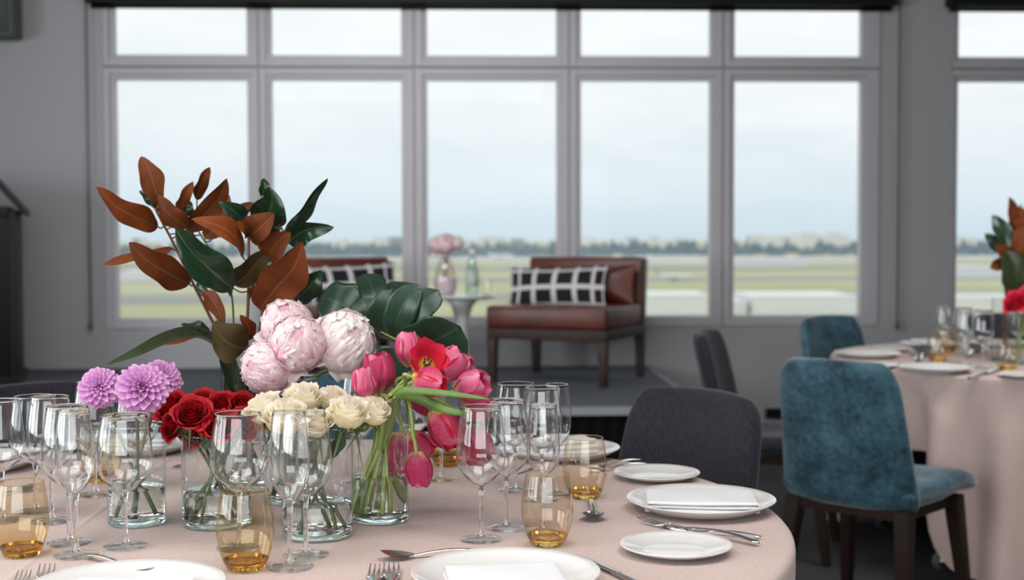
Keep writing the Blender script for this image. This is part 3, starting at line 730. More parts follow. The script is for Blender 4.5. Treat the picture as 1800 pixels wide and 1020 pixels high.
def stem_glass(px, py, kind, label, z=None, s=1.0):
    p = onz(px, py, TZ)
    if kind not in GM: GM[kind] = stemware(kind)
    nm, ct = {'wine': ('wine_glass', 'wine glass'), 'red': ('wine_glass', 'wine glass'), 'flute': ('champagne_flute', 'champagne flute')}[kind]
    t = thing(nm, p, label, ct, 'stemware set out on the tables', rz=random.uniform(0, 6)); t.scale = (s, s, s)
    for n_, m_ in zip(('bowl', 'stem', 'foot'), GM[kind]): child(n_, m_, t)
def stemless(px, py, kind, label, s=1.0):
    p = onz(px, py, TZ)
    if kind not in GM: GM[kind] = tumbler(kind)
    t = thing('tumbler', p, label, 'tumbler', 'amber tumblers on the tables', rz=random.uniform(0, 6)); t.scale = (s, s, s)
    for n_, m_ in zip(('wall', 'base'), GM[kind]): child(n_, m_, t)
for a in [
    (4, 916, 'wine', 'wine glass half cut by the left edge of the photo', .97), (63, 899, 'red', 'tallest standing wine glass behind the left cluster, rim before the plum chair', .97),
    (91, 917, 'wine', 'wine glass in the left cluster, second from the left at the back', 1), (122, 955, 'wine', 'wine glass in the left cluster directly behind the narrow flute', 1.02),
    (134, 977, 'flute', 'narrow flute in front of the left cluster of glasses', 1.06), (221, 961, 'red', 'wine glass standing in front of the dahlia vase', .98),
    (168, 870, 'wine', 'wine glass behind the leftmost dahlia, beside the far amber tumbler', 1), (243, 871, 'wine', 'wine glass standing behind the dahlia vase', 1),
    (421, 964, 'red', 'big bowled wine glass in front of the red roses, behind the amber tumbler', 1), (510, 998, 'flute', 'narrow flute standing before the cream rose vase', 1.1),
    (538, 977, 'wine', 'wine glass just behind the flute before the cream roses', 1.02), (846, 949, 'wine', 'wine glass in front of the lowest tulip, nearest of the right group', 1),
    (890, 929, 'wine', 'wine glass second from the left in the right group', 1), (955, 934, 'flute', 'flute standing behind the pale amber tumbler in the right group', 1),
    (907, 862, 'red', 'large wine glass at the back left of the right group', .97), (952, 878, 'wine', 'middle wine glass at the back of the right group', .97),
    (979, 868, 'flute', 'flute at the back right of the right group', .99), (776, 843, 'wine', 'wine glass behind the drooping tulips, foot visible below them', 1),
    (727, 838, 'wine', 'wine glass behind the tulip vase seen under the tulip leaves', 1), (632, 846, 'wine', 'wine glass hidden behind the cream roses and pink tulips', 1)]:
    stem_glass(a[0], a[1], a[2], a[3], s=a[4])
stemless(432, 1000, 'amber', 'amber tumbler at the front centre before the red rose vase', 1.02)
stemless(38, 976, 'amber', 'amber tumbler at the lower left edge')
stemless(177, 846, 'amber', 'amber tumbler at the back left behind the narrow flute')
stemless(786, 818, 'amber', 'amber tumbler behind the drooping tulips')
stemless(962, 957, 'peach', 'pale amber tumbler at the front of the right glass group')
stemless(1028, 875, 'peach', 'pale amber tumbler behind the dessert spoon, napkin plate behind it')
# further table's settings
r1 = plate(1525, 628, 'dinner', 'white dinner plate at the left edge of the further table')
r2 = plate(1566, 617, 'side', 'white bread plate behind the left dinner plate on the further table')
plate(1540, 646, 'side', 'white bread plate in front of the left dinner plate on the further table')
r4 = plate(1645, 654, 'dinner', 'white dinner plate near the front edge of the further table')
plate(1800, 664, 'side', 'white bread plate at the right photo edge on the further table')
r6 = plate(1635, 611, 'dinner', 'white dinner plate at the back of the further table beside the pillar')
r7 = plate(1752, 609, 'dinner', 'white dinner plate at the back of the further table before the plum chair')
napkin(r1, .15, .10, .012, .2, 'white napkin on the left dinner plate of the further table', seed=11)
napkin(r4, .15, .11, .010, .1, 'white napkin on the front dinner plate of the further table', seed=12)
napkin(r6, .14, .10, .03, .1, 'white napkin on the back dinner plate beside the pillar', seed=13)
cutlery('knife', 1752, 650, 1702, 668, 'table knife right of the front plate on the further table')
cutlery('spoon', 1625, 622, 1614, 640, 'dessert spoon by the tumbler on the further table')
cutlery('spoon', 1722, 617, 1700, 630, 'dessert spoon behind the wine glasses on the further table')
for a in [(1657, 632, 'flute', 'flute at the left of the glasses on the further table'), (1693, 640, 'wine', 'wine glass left of the middle on the further table'), (1697, 647, 'flute', 'flute in front of the wine glasses on the further table'),
          (1727, 647, 'wine', 'wine glass before the plum chair on the further table'), (1790, 632, 'wine', 'wine glass at the right photo edge on the further table')]:
    stem_glass(*a)
stemless(1648, 637, 'peach', 'pale amber tumbler at the left of the further table'); stemless(1664, 622, 'amber', 'amber tumbler behind the pale one on the further table')
stemless(1771, 652, 'peach', 'pale amber tumbler before the tall arrangement on the further table')
# ------------------------------------------------------------------ flowers
def cup_petal(b, phi, span, R, h, z0=0, flare=0, curl=0, r0=.12, tipn=.22, point=0, ruf=0, off=0, nu=8, nv=9, seed=0, mat=0, bulge=.75, knee=.62):
    """one petal of a cup: angle phi, half span, radius R, height h"""
    rn = random.Random(seed); ph = [rn.uniform(0, 6.28) for _ in range(3)]
    def fn(u, v):
        x = 2 * u - 1
        top = 1 - tipn * abs(x) ** 2.4 + point * max(0, 1 - abs(x) * 3.2)
        t = v * top
        wd = min(1, .38 + 1.9 * t) if t < .33 else 1.0
        wd *= (1 - .25 * max(0, (t - .72) / .28) ** 2)
        a = phi + x * span * wd
        q = min(1, t / knee)
        r = r0 + (R - r0) * sin(q * pi / 2) ** bulge + off * (1 + .35 * x)
        f = max(0, (t - .55) / .45)
        r += flare * f * f * (1 + .25 * sin(x * 3 + ph[0]))
        z = z0 + h * t - curl * max(0, (t - .72) / .28) ** 2
        e = ruf * v * v
        r += e * sin(x * 6 + ph[1]) + e * .6 * sin(x * 13 + ph[2]); z += e * .7 * sin(x * 9 + ph[2])
        return (r * cos(a), r * sin(a), z)
    b.grid(fn, nu, nv, mat)
GA = 2.399963
def rose_mesh(name, mat, seed, open_=1.0, point=.0, n=24, tall=1.15, rough=1.0):
    rn = random.Random(seed); b = B(); a = rn.uniform(0, 6)
    for i in range(n):
        t = i / (n - 1)
        R = .10 + .84 * t ** .85 * open_; h = tall * (1.0 - .22 * t ** 2) + rn.uniform(-.03, .03)
        cup_petal(b, a, (1.5 - .75 * t), R, h, 0, flare=(.03 + .34 * t * t) * open_ * rn.uniform(.7, 1.2), curl=(.02 + .20 * t * t) * open_, r0=.05 + .05 * t, tipn=.10 + .14 * t, point=point * rn.uniform(.3, 1.2), ruf=(.018 + .03 * t) * rough, off=.0, nu=10, nv=9, seed=rn.random(), bulge=.8 - .15 * t, knee=.7 - .1 * t)
        a += GA + rn.uniform(-.2, .2)
    return b.mesh(name, mat)
def calyx_mesh():
    b = B(); b.lathe([(0, -.14), (.06, -.12), (.12, -.03), (.13, .06), (.0, .06)], 12)
    for k in range(5): cup_petal(b, k * 1.2566, .32, .42, .20, -.02, flare=.25, curl=.25, r0=.08, point=.5, tipn=.5, nu=4, nv=6)
    return b.mesh('calyx', MT['calyx'])
def peony_mesh(name, mat, seed, guard=5):
    rn = random.Random(seed); b = B()
    def ball_petal(phi, span, R, p0, p1, ruf, sd, turn=0):
        r2 = random.Random(sd); ph = [r2.uniform(0, 6.28) for _ in range(3)]
        pm = (p0 + p1) / 2; cd_ = V((sin(pm) * cos(phi), sin(pm) * sin(phi), -cos(pm))); rm = M.Rotation(turn, 3, cd_)
        def fn(u, v):
            x = 2 * u - 1; top = 1 - .24 * abs(x) ** 2.2
            psi = p0 + (p1 - p0) * v * top
            wd = (.55 + .45 * sin(min(1, v * 1.25) * pi / 2)) * (1 - .15 * max(0, v - .7) / .3)
            s = max(.25, sin(psi)); a = phi + x * span * wd / max(.45, s) * .8
            e = ruf * v ** 2
            r = R * (1 + .02 * cos(x * 3 + ph[0])) + .22 * R * max(0, v - .70) * (ph[1] / 3.14 - .75) + e * sin(x * 7 + ph[1]) + e * .7 * sin(x * 15 + ph[2])
            r *= 1 - .06 * x * x
            return rm @ V((r * sin(psi) * cos(a), r * sin(psi) * sin(a), -r * cos(psi) * .98))
        b.grid(fn, 12, 10)
    core = B().lathe([(.84 * sin(pi * k / 14) + 1e-4, -.84 * cos(pi * k / 14)) for k in range(15)], 20); b.add(core.v, core.f, 0, None)
    b.uv[-len(core.f):] = [[(.5, .3)] * len(f) for f in core.f]
    N_ = 58
    for i in range(N_):
        t = i / (N_ - 1)          # outer petals first, the crest last
        p0 = .25 + 1.75 * t ** 1.1; p1 = min(3.0, p0 + rn.uniform(1.0, 1.45))
        ball_petal(i * GA + rn.uniform(-.4, .4), (1.0 if t < .4 else rn.uniform(.6, .9)) * (1 - .40 * t), (1.0 - .07 * t) * rn.uniform(.97, 1.035), p0, p1, .022 + .05 * t, rn.random(), 0 if t < .4 else rn.uniform(-.8, .8))
    for i in range(guard):
        cup_petal(b, i * 6.283 / guard + rn.uniform(-.3, .3), .55, .95, .75, -.98, flare=.28, curl=.30, r0=.12, tipn=.3, ruf=.06, seed=rn.random(), nu=10, nv=10, bulge=.8, knee=.8)
    return b.mesh(name, mat)
def dahlia_mesh(seed):
    rn = random.Random(seed); b = B(); n = 118
    for i in range(n):
        t = (i + .5) / n; psi = .08 + 1.95 * t ** .62 + rn.uniform(-.05, .05); a = i * GA
        d = V((sin(psi) * cos(a), sin(psi) * sin(a), cos(psi))); e = V((cos(psi) * cos(a), cos(psi) * sin(a), -sin(psi))); s = d.cross(e)
        L = (.50 + .50 * min(1, t * 2.2)) * rn.uniform(.93, 1.06); W = .06 + .155 * min(1, t * 1.8); rb = .16; cz = .30
        tw = rn.uniform(-.25, .25)
        def fn(u, v, d=d, e=e, s=s, L=L, W=W, tw=tw, rn=rn):
            x = 2 * u - 1; wd = W * (.35 + .65 * sin(min(1, v * 1.35) * pi / 2)) * sqrt(max(0.02, 1 - max(0, (v - .62) / .38) ** 2 * .92))
            r = rb + (L - rb) * v
            cup = .55 * wd * x * x - .10 * v * v * L + .03 * sin(v * 3)
            return V((0, 0, cz)) + d * r + s * (x * wd + tw * v * wd) - e * (cup) 
        b.grid(fn, 6, 7)
    return b.mesh('bloom', MT['dahlia'])
def tulip_petal(k, outer, open_, seed, fallen=0):
    b = B(); rn = random.Random(seed)
    R = (.60 if outer else .52) * (1 + .1 * open_); h = 1.55 * rn.uniform(.95, 1.03)
    ph = rn.uniform(0, 6)
    def fn(u, v):
        x = 2 * u - 1
        w = .60 * (sin(pi * min(1, (v * .72 + .10))) ** .75) * (1 if v < .72 else sqrt(max(.0, 1 - ((v - .72) / .28) ** 2.3)))
        if v > .995: w = .012
        rad = .10 + (R - .10) * sin(min(1, v * 2.1) * pi / 2) - (.34 - .5 * open_) * max(0, v - .45) ** 1.4 * 1.3 + open_ * .55 * max(0, v - .25) ** 1.2
        z = h * v * (1 - .22 * open_ * v) - .03
        r = rad * (1 - .05 * x * x) ; y = x * w
        xx = sqrt(max(.0001, 1.0)) 
        c = r - .42 * (y * y) / max(.3, R) + .02 * sin(v * 9 + ph) * x
        return (c, y, z)
    b.grid(fn, 10, 14)
    a = k * pi / 3 + rn.uniform(-.08, .08)
    b.xf(M.Rotation(a, 4, 'Z')); return b
def path_obj(name, pts, r, mat, parent, n=8, r1=None, seg=8):
    p = catmull(pts, n); rr = [r + ((r1 if r1 is not None else r) - r) * i / (len(p) - 1) for i in range(len(p))]
    return B().tube(p, rr, seg).obj(name, mat, parent, world=True)
def vase(px, py, r, h, label, water, foot=.008, thick=True):
    c = onz(px, py, TZ)
    t = thing('glass_vase', c, label, 'vase')
    b = B().lathe([(r, .004), (r, h)], 56)
    b.lathe([(r - .0012 + .0012 * cos(a), h + .0012 * sin(a)) for a in [2 * pi * k / 8 for k in range(9)]], 56, mat=1)
    b.obj('wall', [MT['vase'], MT['vasefoot']], t)
    B().lathe([(0, .0004), (r - .003, .0004), (r - .0004, .003), (r - .0004, foot), (r - .003, foot + .002), (0, foot + .001)], 56).obj('base', MT['vasefoot'], t)
    if water:
        B().lathe([(0, foot + .0022), (r - .0035, foot + .0032), (r - .0022, foot + .006), (r - .0022, water - .001), (r - .0035, water), (0, water)], 56).obj('water', MT['water'], t)
    return c, r, h
V1 = vase(241, 919, .0485, .168, 'clear cylinder vase holding the lilac dahlias', .062)
V2 = vase(382, 921, .0585, .155, 'clear cylinder vase holding the dark red roses', .058)
V3 = vase(559, 941, .0575, .165, 'clear cylinder vase holding the cream roses', .055)
V4 = vase(669, 914, .0490, .215, 'clear cylinder vase holding the pink tulips', .075)
V5 = vase(436, 858, .0500, .245, 'tall clear vase holding the magnolia branches behind the red roses', .09)
V6 = vase(512, 880, .0500, .228, 'tall clear vase holding the peonies behind the cream roses', .09)
def in_vase(vs, toward, fr=.75, zb=None, cross=.6, jit=0.2):
    """bottom point and rim point of a stem leaning towards a bloom"""
    c, r, h = vs; d = V((toward.x - c.x, toward.y - c.y, 0)); L = d.length
    d = d / L if L > 1e-6 else V((1, 0, 0)); k = min(1, L / r)
    j = V((random.uniform(-1, 1), random.uniform(-1, 1), 0)) * jit * r
    bot = c - d * r * cross * k + j + V((0, 0, (zb if zb is not None else .014)))
    rim = c + d * r * fr * k + V((0, 0, h - .004)) + j * .2
    return bot, rim
GRP = {}
def flower(name, cat, label, group, vs, cen, axis, R, bloom, zc, stem_r, stem_mat, mid=None, cal=None, calm=None, zb=None, roll=None, parts=None, cross=.6, leafm=None, fr=.75, jit=.2):
    """cen: world centre of the bloom; zc: centre height of the bloom mesh in its own units"""
    axis = V(axis).normalized(); base = cen - axis * (zc * R)
    bot, rim = in_vase(vs, base, zb=zb, cross=cross, fr=fr, jit=jit)
    t = thing(name, bot, label, cat, group)
    mt = M.Translation(base - bot) @ align(axis, random.uniform(0, 6) if roll is None else roll) @ M.Scale(R, 4)
    if bloom is not None: child('bloom', bloom, t, mt)
    if parts:
        for k, pm in enumerate(parts): child(pm[0], pm[1], t, mt)
    if calm is not None: child('calyx', calm, t, mt)
    pts = [bot, bot.lerp(rim, .5) + V((random.uniform(-.004, .004), random.uniform(-.004, .004), 0)), rim]
    if mid: pts += mid
    pts += [base - axis * R * .45, base + axis * R * .05]
    # drop rim points that would fold the stem back
    path_obj('stem', pts, stem_r, stem_mat, t, r1=stem_r * .9)
    if leafm:
        a, bdir, L, W = leafm
        leaf_obj('leaf', bot.lerp(rim, .8) if a is None else a, None, L, W, bdir, MT['roseleaf'], t)
    return t
def leaf_obj(name, p0, p1, L, W, d, mat, parent):
    p1 = p1 or p0 + V(d).normalized() * L
    b = B(); leaf_geo(b, p0, p1, W, 0, .15, 1, 0); return b.obj(name, mat, parent, world=True)
def leaf_geo(b, p0, p1, W, bend=0, fold=.25, side=1, tilt=0, sag=0, wave=.06, seed=0, blunt=0, mat=0, nu=10, nv=22, tipbend=0, view=True, ribm=None, ribr=.0009):
    rn = random.Random(seed); ph = rn.uniform(0, 6.28)
    a = p1 - p0; L = a.length; an = a / L; mid = (p0 + p1) / 2
    vn = (CAM - mid).normalized() if view else V((0, 0, 1)); vn = (vn - an * vn.dot(an)).normalized()
    vn = M.Rotation(tilt, 3, an) @ vn; sd = an.cross(vn).normalized()
    def cen(t):
        return p0 + a * t + sd * (bend * 4 * t * (1 - t)) + vn * (sag * 4 * t * (1 - t)) + sd * tipbend * max(0, t - .6) ** 2 * 6
    def fn(u, v):
        x = 2 * u - 1
        if blunt: w = W / 2 * min(1, .35 + 1.6 * v) * sqrt(max(0, 1 - max(0, (v - .55) / .45) ** 2.6))
        else: w = W / 2 * (max(0, v) ** .62 * max(0, 1 - v) ** .72) / .395
        if v >= 1: w = 0
        wv = wave * W * sin(v * 8 + ph + (1.7 if x > 0 else 0)) * x * x * sin(pi * v); w *= 1 + .10 * sin(v * 11 + ph * 2 + (2 if x > 0 else 0))
        return cen(v) + sd * (x * w * side) + vn * (fold * abs(x) * w + wv)
    b.grid(fn, nu, nv, mat)
    # make the front normal face the camera when side > 0
    if ribm is not None:
        b.tube([cen(i / 10) - vn * .0004 for i in range(11)], [ribr * (1.3 - i / 10) for i in range(11)], 6, mat=ribm)
MESH = {'cal': calyx_mesh()}
for i in range(3):
    MESH['red%d' % i] = rose_mesh('bloom', MT['redrose'], 10 + i, 1.0, .02, 26, 1.05)
    MESH['cream%d' % i] = rose_mesh('bloom', MT['creamrose'], 20 + i, .80, .09, 24, 1.4, .55)
    MESH['peony%d' % i] = peony_mesh('bloom', MT['peony'], 30 + i)
    MESH['dahlia%d' % i] = dahlia_mesh(40 + i)
MESH['peonyw'] = peony_mesh('bloom', MT['peonywhite'], 37)
def toC(p, x=0, y=0):  # direction from p towards the camera, tipped by x right / y up
    return ((CAM - p).normalized() + rt * x + up * y).normalized()
px2m = lambda r, d: r * d / F
# --- dahlias
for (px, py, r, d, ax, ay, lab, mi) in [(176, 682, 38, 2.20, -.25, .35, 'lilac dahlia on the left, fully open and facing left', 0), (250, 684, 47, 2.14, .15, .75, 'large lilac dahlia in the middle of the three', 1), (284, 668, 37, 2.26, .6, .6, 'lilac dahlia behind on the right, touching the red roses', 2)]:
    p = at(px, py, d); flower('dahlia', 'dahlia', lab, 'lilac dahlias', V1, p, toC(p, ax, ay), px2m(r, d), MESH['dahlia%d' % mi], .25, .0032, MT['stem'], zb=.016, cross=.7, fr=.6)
# --- red roses
reds = [(338, 727, 30, 2.13, -.1, .35, 'brightest red rose facing the camera at the front left of its bunch'), (386, 748, 29, 2.13, .05, .45, 'red rose low in the front of its bunch, right of the brightest one'),
        (300, 715, 27, 2.22, -.8, .5, 'dark red rose at the upper left edge of the bunch'), (301, 748, 24, 2.18, -1.1, -.1, 'dark red rose hanging lowest on the left of the bunch'),
        (356, 704, 24, 2.28, -.2, .9, 'dark red rose at the back, behind the brightest one'), (394, 710, 26, 2.25, .1, .9, 'dark red rose in the top middle of the bunch'),
        (430, 712, 25, 2.25, .5, .8, 'dark red rose at the back right under the peony'), (424, 745, 27, 2.16, .5, .3, 'dark red rose at the right seen through the wine glass'), (340, 763, 20, 2.2, -.4, .0, 'dark red rose tucked under the brightest one'),
        (448, 735, 22, 2.2, .9, .3, 'dark red rose beside the cream roses')]
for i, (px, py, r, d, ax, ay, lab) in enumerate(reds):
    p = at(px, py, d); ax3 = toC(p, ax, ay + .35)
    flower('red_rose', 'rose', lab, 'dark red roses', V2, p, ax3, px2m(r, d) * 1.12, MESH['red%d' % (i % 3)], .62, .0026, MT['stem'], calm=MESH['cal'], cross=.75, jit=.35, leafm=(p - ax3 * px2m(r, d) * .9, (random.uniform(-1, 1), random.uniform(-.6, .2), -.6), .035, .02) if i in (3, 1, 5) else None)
# --- cream roses
creams = [(500, 738, 38, 2.06, -.05, .65, 'large cream rose at the front left, behind the flute rim'), (466, 722, 31, 2.12, -.8, .8, 'cream rose at the far left of its bunch beside the red roses'),
          (533, 706, 34, 2.16, -.05, 1.0, 'cream rose standing highest at the back of the bunch'), (556, 748, 29, 2.07, .05, .6, 'smaller cream rose at the front centre of the bunch'),
          (583, 706, 27, 2.2, .2, .9, 'blush cream rose at the back right of the bunch'), (611, 730, 34, 2.08, .25, .8, 'cream rose at the front right with a blush centre'),
          (657, 727, 29, 2.12, .75, .75, 'cream rose with pointed petals at the far right beside the tulip stems')]
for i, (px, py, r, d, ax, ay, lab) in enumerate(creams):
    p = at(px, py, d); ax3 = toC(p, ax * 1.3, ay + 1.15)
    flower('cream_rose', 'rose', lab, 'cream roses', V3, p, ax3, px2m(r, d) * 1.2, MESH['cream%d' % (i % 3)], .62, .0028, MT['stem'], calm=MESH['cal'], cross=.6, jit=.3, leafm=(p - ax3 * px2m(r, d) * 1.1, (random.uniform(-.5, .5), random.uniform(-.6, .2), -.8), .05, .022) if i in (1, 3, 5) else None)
# --- peonies
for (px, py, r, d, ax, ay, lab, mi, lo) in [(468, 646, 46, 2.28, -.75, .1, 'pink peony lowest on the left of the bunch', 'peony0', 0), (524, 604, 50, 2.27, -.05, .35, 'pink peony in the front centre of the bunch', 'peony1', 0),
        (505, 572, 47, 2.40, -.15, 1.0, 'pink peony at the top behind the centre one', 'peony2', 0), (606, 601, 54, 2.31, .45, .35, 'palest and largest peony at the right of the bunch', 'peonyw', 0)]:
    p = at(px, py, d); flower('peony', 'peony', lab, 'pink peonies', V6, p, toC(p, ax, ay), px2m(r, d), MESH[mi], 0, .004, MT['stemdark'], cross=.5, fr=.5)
# --- tulips
def tulip(px, py, hpx, d, dirpx, mat, lab, open_=0, mid=None, depth_dir=0, roll=None, zb=.016, cross=.7):
    """dirpx: direction of the bloom axis in the picture plane (x right, y up)"""
    p = at(px, py, d); ax3 = (rt * dirpx[0] + up * dirpx[1] + fw * depth_dir).normalized(); R = px2m(hpx, d) / 1.55
    sd = random.random(); prt = []
    for k in range(6): prt.append(('petal', tulip_petal(k, k % 2 == 0, open_, sd + k).mesh('petal', MT[mat if k % 2 == 0 else {'tulip': 'tulipred', 'tulippink': 'tulip', 'tulipdark': 'tulip', 'tulipred': 'tulipred'}[mat]])))
    st = B()
    for k in range(6): a = k * pi / 3 + .5; st.tube([(.05 * cos(a), .05 * sin(a), .1), (.16 * cos(a), .16 * sin(a), .42), (.19 * cos(a), .19 * sin(a), .62)], [.02, .025, .045], 6)
    st.tube([(0, 0, .05), (0, 0, .5)], [.09, .08], 8, mat=1)
    if open_ > .3: prt.append(('stamens', st.mesh('stamens', [MT['stamen'], MT['tulipstem']])))
    m = [at(*q) for q in mid] if mid else None
    return flower('tulip', 'tulip', lab, 'pink tulips', V4, p, ax3, R, None, .72, .0036, MT['tulipstem'], mid=m, parts=prt, roll=roll, zb=zb, cross=cross, fr=.7, jit=.45)
tulip(664, 657, 72, 2.24, (-.02, 1), 'tulipdark', 'deep red-pink tulip standing upright beside the pale peony', .05, depth_dir=-.1)
tulip(641, 676, 58, 2.14, (-.12, 1), 'tulippink', 'paler pink tulip in front of the upright one, above the cream roses', -.1, depth_dir=-.2)
tulip(720, 615, 62, 2.28, (-.15, 1), 'tulippink', 'closed pink tulip highest of the bunch', -.1, mid=[(698, 668, 2.26)])
tulip(752, 634, 56, 2.14, (.22, .55), 'tulipred', 'wide open red tulip showing black stamens', .95, mid=[(712, 668, 2.2)], depth_dir=-1.0)
tulip(786, 642, 70, 2.22, (.75, .75), 'tulippink', 'pink tulip leaning right behind the open one', .0, mid=[(725, 672, 2.24)])
tulip(754, 671, 62, 2.13, (.95, -.25), 'tulip', 'pink tulip lying sideways under the open one', .1, mid=[(712, 676, 2.18)], depth_dir=-.2)
tulip(806, 645, 58, 2.26, (.9, .1), 'tulippink', 'pink tulip with yellow base pointing right', .1, mid=[(740, 664, 2.26)], depth_dir=-.3)
tulip(828, 680, 66, 2.2, (.9, .25), 'tulippink', 'large pink tulip furthest right in the bunch', .25, mid=[(730, 678, 2.2), (775, 678, 2.2)], depth_dir=-.3)
tulip(838, 715, 58, 2.26, (.75, -.5), 'tulip', 'pink tulip drooping at the right above the wine glass rim', .1, mid=[(740, 690, 2.24), (790, 692, 2.25)])
tulip(735, 824, 62, 2.16, (.12, -1), 'tulipdark', 'lowest pink tulip hanging head down beside the vase', -.02, mid=[(704, 690, 2.2), (720, 712, 2.17), (726, 765, 2.16)])
tulip(702, 797, 76, 2.40, (-.05, -1), 'tulipdark', 'pink tulip hanging head down behind the vase glass', .15, mid=[(695, 690, 2.34), (699, 720, 2.39)])
tulip(737, 782, 58, 2.36, (.75, -.75), 'tulip', 'pink tulip hanging behind the lowest one', .2, mid=[(705, 690, 2.32), (716, 720, 2.35), (722, 748, 2.36)])
tulip(783, 752, 78, 2.24, (.55, -.85), 'tulip', 'pink tulip hanging down to the right of the vase', -.02, mid=[(715, 690, 2.24), (750, 708, 2.24)], depth_dir=-.1)
tulip(836, 782, 74, 2.27, (.25, -.95), 'tulip', 'pink tulip drooping behind the bowl of the nearest right wine glass', .3, mid=[(730, 688, 2.26), (775, 706, 2.27), (808, 728, 2.27)], depth_dir=-.35)
tulip(742, 703, 56, 2.3, (.7, -.6), 'tulipdark', 'dark pink tulip under the long tulip leaves', .1, mid=[(712, 684, 2.28)])
for k, (p, W, lab) in enumerate([([(684, 704, 2.13), (706, 690, 2.10), (770, 693, 2.08), (858, 702, 2.06)], 21, 'long green tulip leaf pointing right over the vase rim'),
                                 ([(690, 700, 2.2), (728, 702, 2.15), (775, 722, 2.12), (826, 732, 2.10)], 27, 'second green tulip leaf below the long one')]):
    pts = catmull([at(*q) for q in p], 8); n = len(pts)
    bot, rim = in_vase(V4, pts[0]); t = thing('tulip_leaf', bot, lab, 'leaf')
    b = B()
    def fn(u, v):
        i = min(n - 1, int(round(v * (n - 1)))); q = pts[i]; tg = (pts[min(i + 1, n - 1)] - pts[max(i - 1, 0)]).normalized(); vn = (CAM - q).normalized(); vn = (vn + up * 1.0); vn = (vn - tg * vn.dot(tg)).normalized(); sd = tg.cross(vn)
        x = 2 * u - 1; w = px2m(W, 2.1) / 2 * (v + .05) ** .35 * (1 - v) ** .55 * 1.5
        return q + sd * x * w + vn * (.5 * abs(x) * w)
    b.grid(fn, 6, n - 1); b.obj('blade', MT['tulipleaf'], t, world=True)
    path_obj('stem', [bot, bot.lerp(rim, .5), rim, pts[0], pts[1]], .0045, MT['tulipstem'], t)
# --- monstera leaf
p0 = at(712, 640, 2.46); t = thing('monstera_leaf', p0, 'large dark green split monstera leaf behind the peonies and tulips', 'leaf')
b = B()
spine = [(742, 612, 2.44), (724, 604, 2.44), (704, 596, 2.45), (684, 588, 2.47), (660, 576, 2.49), (634, 560, 2.52), (668, 560, 2.56), (700, 560, 2.57), (716, 624, 2.44)]
tips = [(810, 574, 2.38), (772, 510, 2.39), (738, 500, 2.40), (694, 508, 2.42), (636, 524, 2.45), (562, 524, 2.53), (642, 482, 2.61), (714, 496, 2.61), (676, 668, 2.48)]
wid = [116, 70, 60, 68, 76, 84, 58, 70, 90]
bend = [-.012, -.014, -.010, -.006, .0, .006, .0, .0, 0]
for i in range(len(spine)):
    q0, q1 = at(*spine[i]), at(*tips[i]); leaf_geo(b, q0 - (q1 - q0) * .12, q1, px2m(wid[i], 2.4), bend[i], .10, 1, [.5, -.45, -.4, -.35, -.2, .1, .2, -.2, .3][i], sag=.022, wave=.02, seed=i, blunt=1, nu=10, nv=16)
bl = b.obj('blade', MT['monstera'], t, world=True)
so = bl.modifiers.new('thickness', 'SOLIDIFY'); so.thickness = .0008; so.offset = 0
bot, rim = in_vase(V6, p0)
path_obj('midrib', [at(*q) for q in ((716, 636, 2.44), (722, 612, 2.425), (690, 594, 2.44), (640, 568, 2.48))], .0030, MT['tulipstem'], t, r1=.0012)
path_obj('stalk', [bot, rim, p0 + V((0, 0, -.01)), at(716, 634, 2.45)], .004, MT['stem'], t)
# --- strap leaf arching to the left
pts = catmull([at(*q) for q in ((418, 690, 2.50), (398, 640, 2.48), (372, 606, 2.45), (336, 592, 2.40), (292, 602, 2.33), (240, 624, 2.26), (186, 642, 2.22))], 8); n = len(pts)
t = thing('strap_leaf', V5[0] + V((0, 0, .02)), 'long dark strap leaf arching left from the tall magnolia vase', 'leaf')
b = B()
def fn(u, v):
    i = min(n - 1, int(round(v * (n - 1)))); q = pts[i]; tg = (pts[min(i + 1, n - 1)] - pts[max(i - 1, 0)]).normalized(); vn = V((0, -.75, .8)); vn = (vn - tg * vn.dot(tg)).normalized(); sd = tg.cross(vn)
    x = 2 * u - 1; w = px2m(34, 2.35) / 2 * (.75 + .5 * sin(pi * v)) * (1 - v ** 4) ** .7
    return q + sd * x * w + vn * (.55 * abs(x) * w - .012 * w * sin(v * 14))
b.grid(fn, 8, n - 1, flip=True); b.obj('blade', MT['strap'], t, world=True)
path_obj('stalk', [V5[0] + V((.01, 0, .02)), V5[0] + V((0, 0, .12)), pts[0], pts[2]], .005, MT['greentwig'], t)
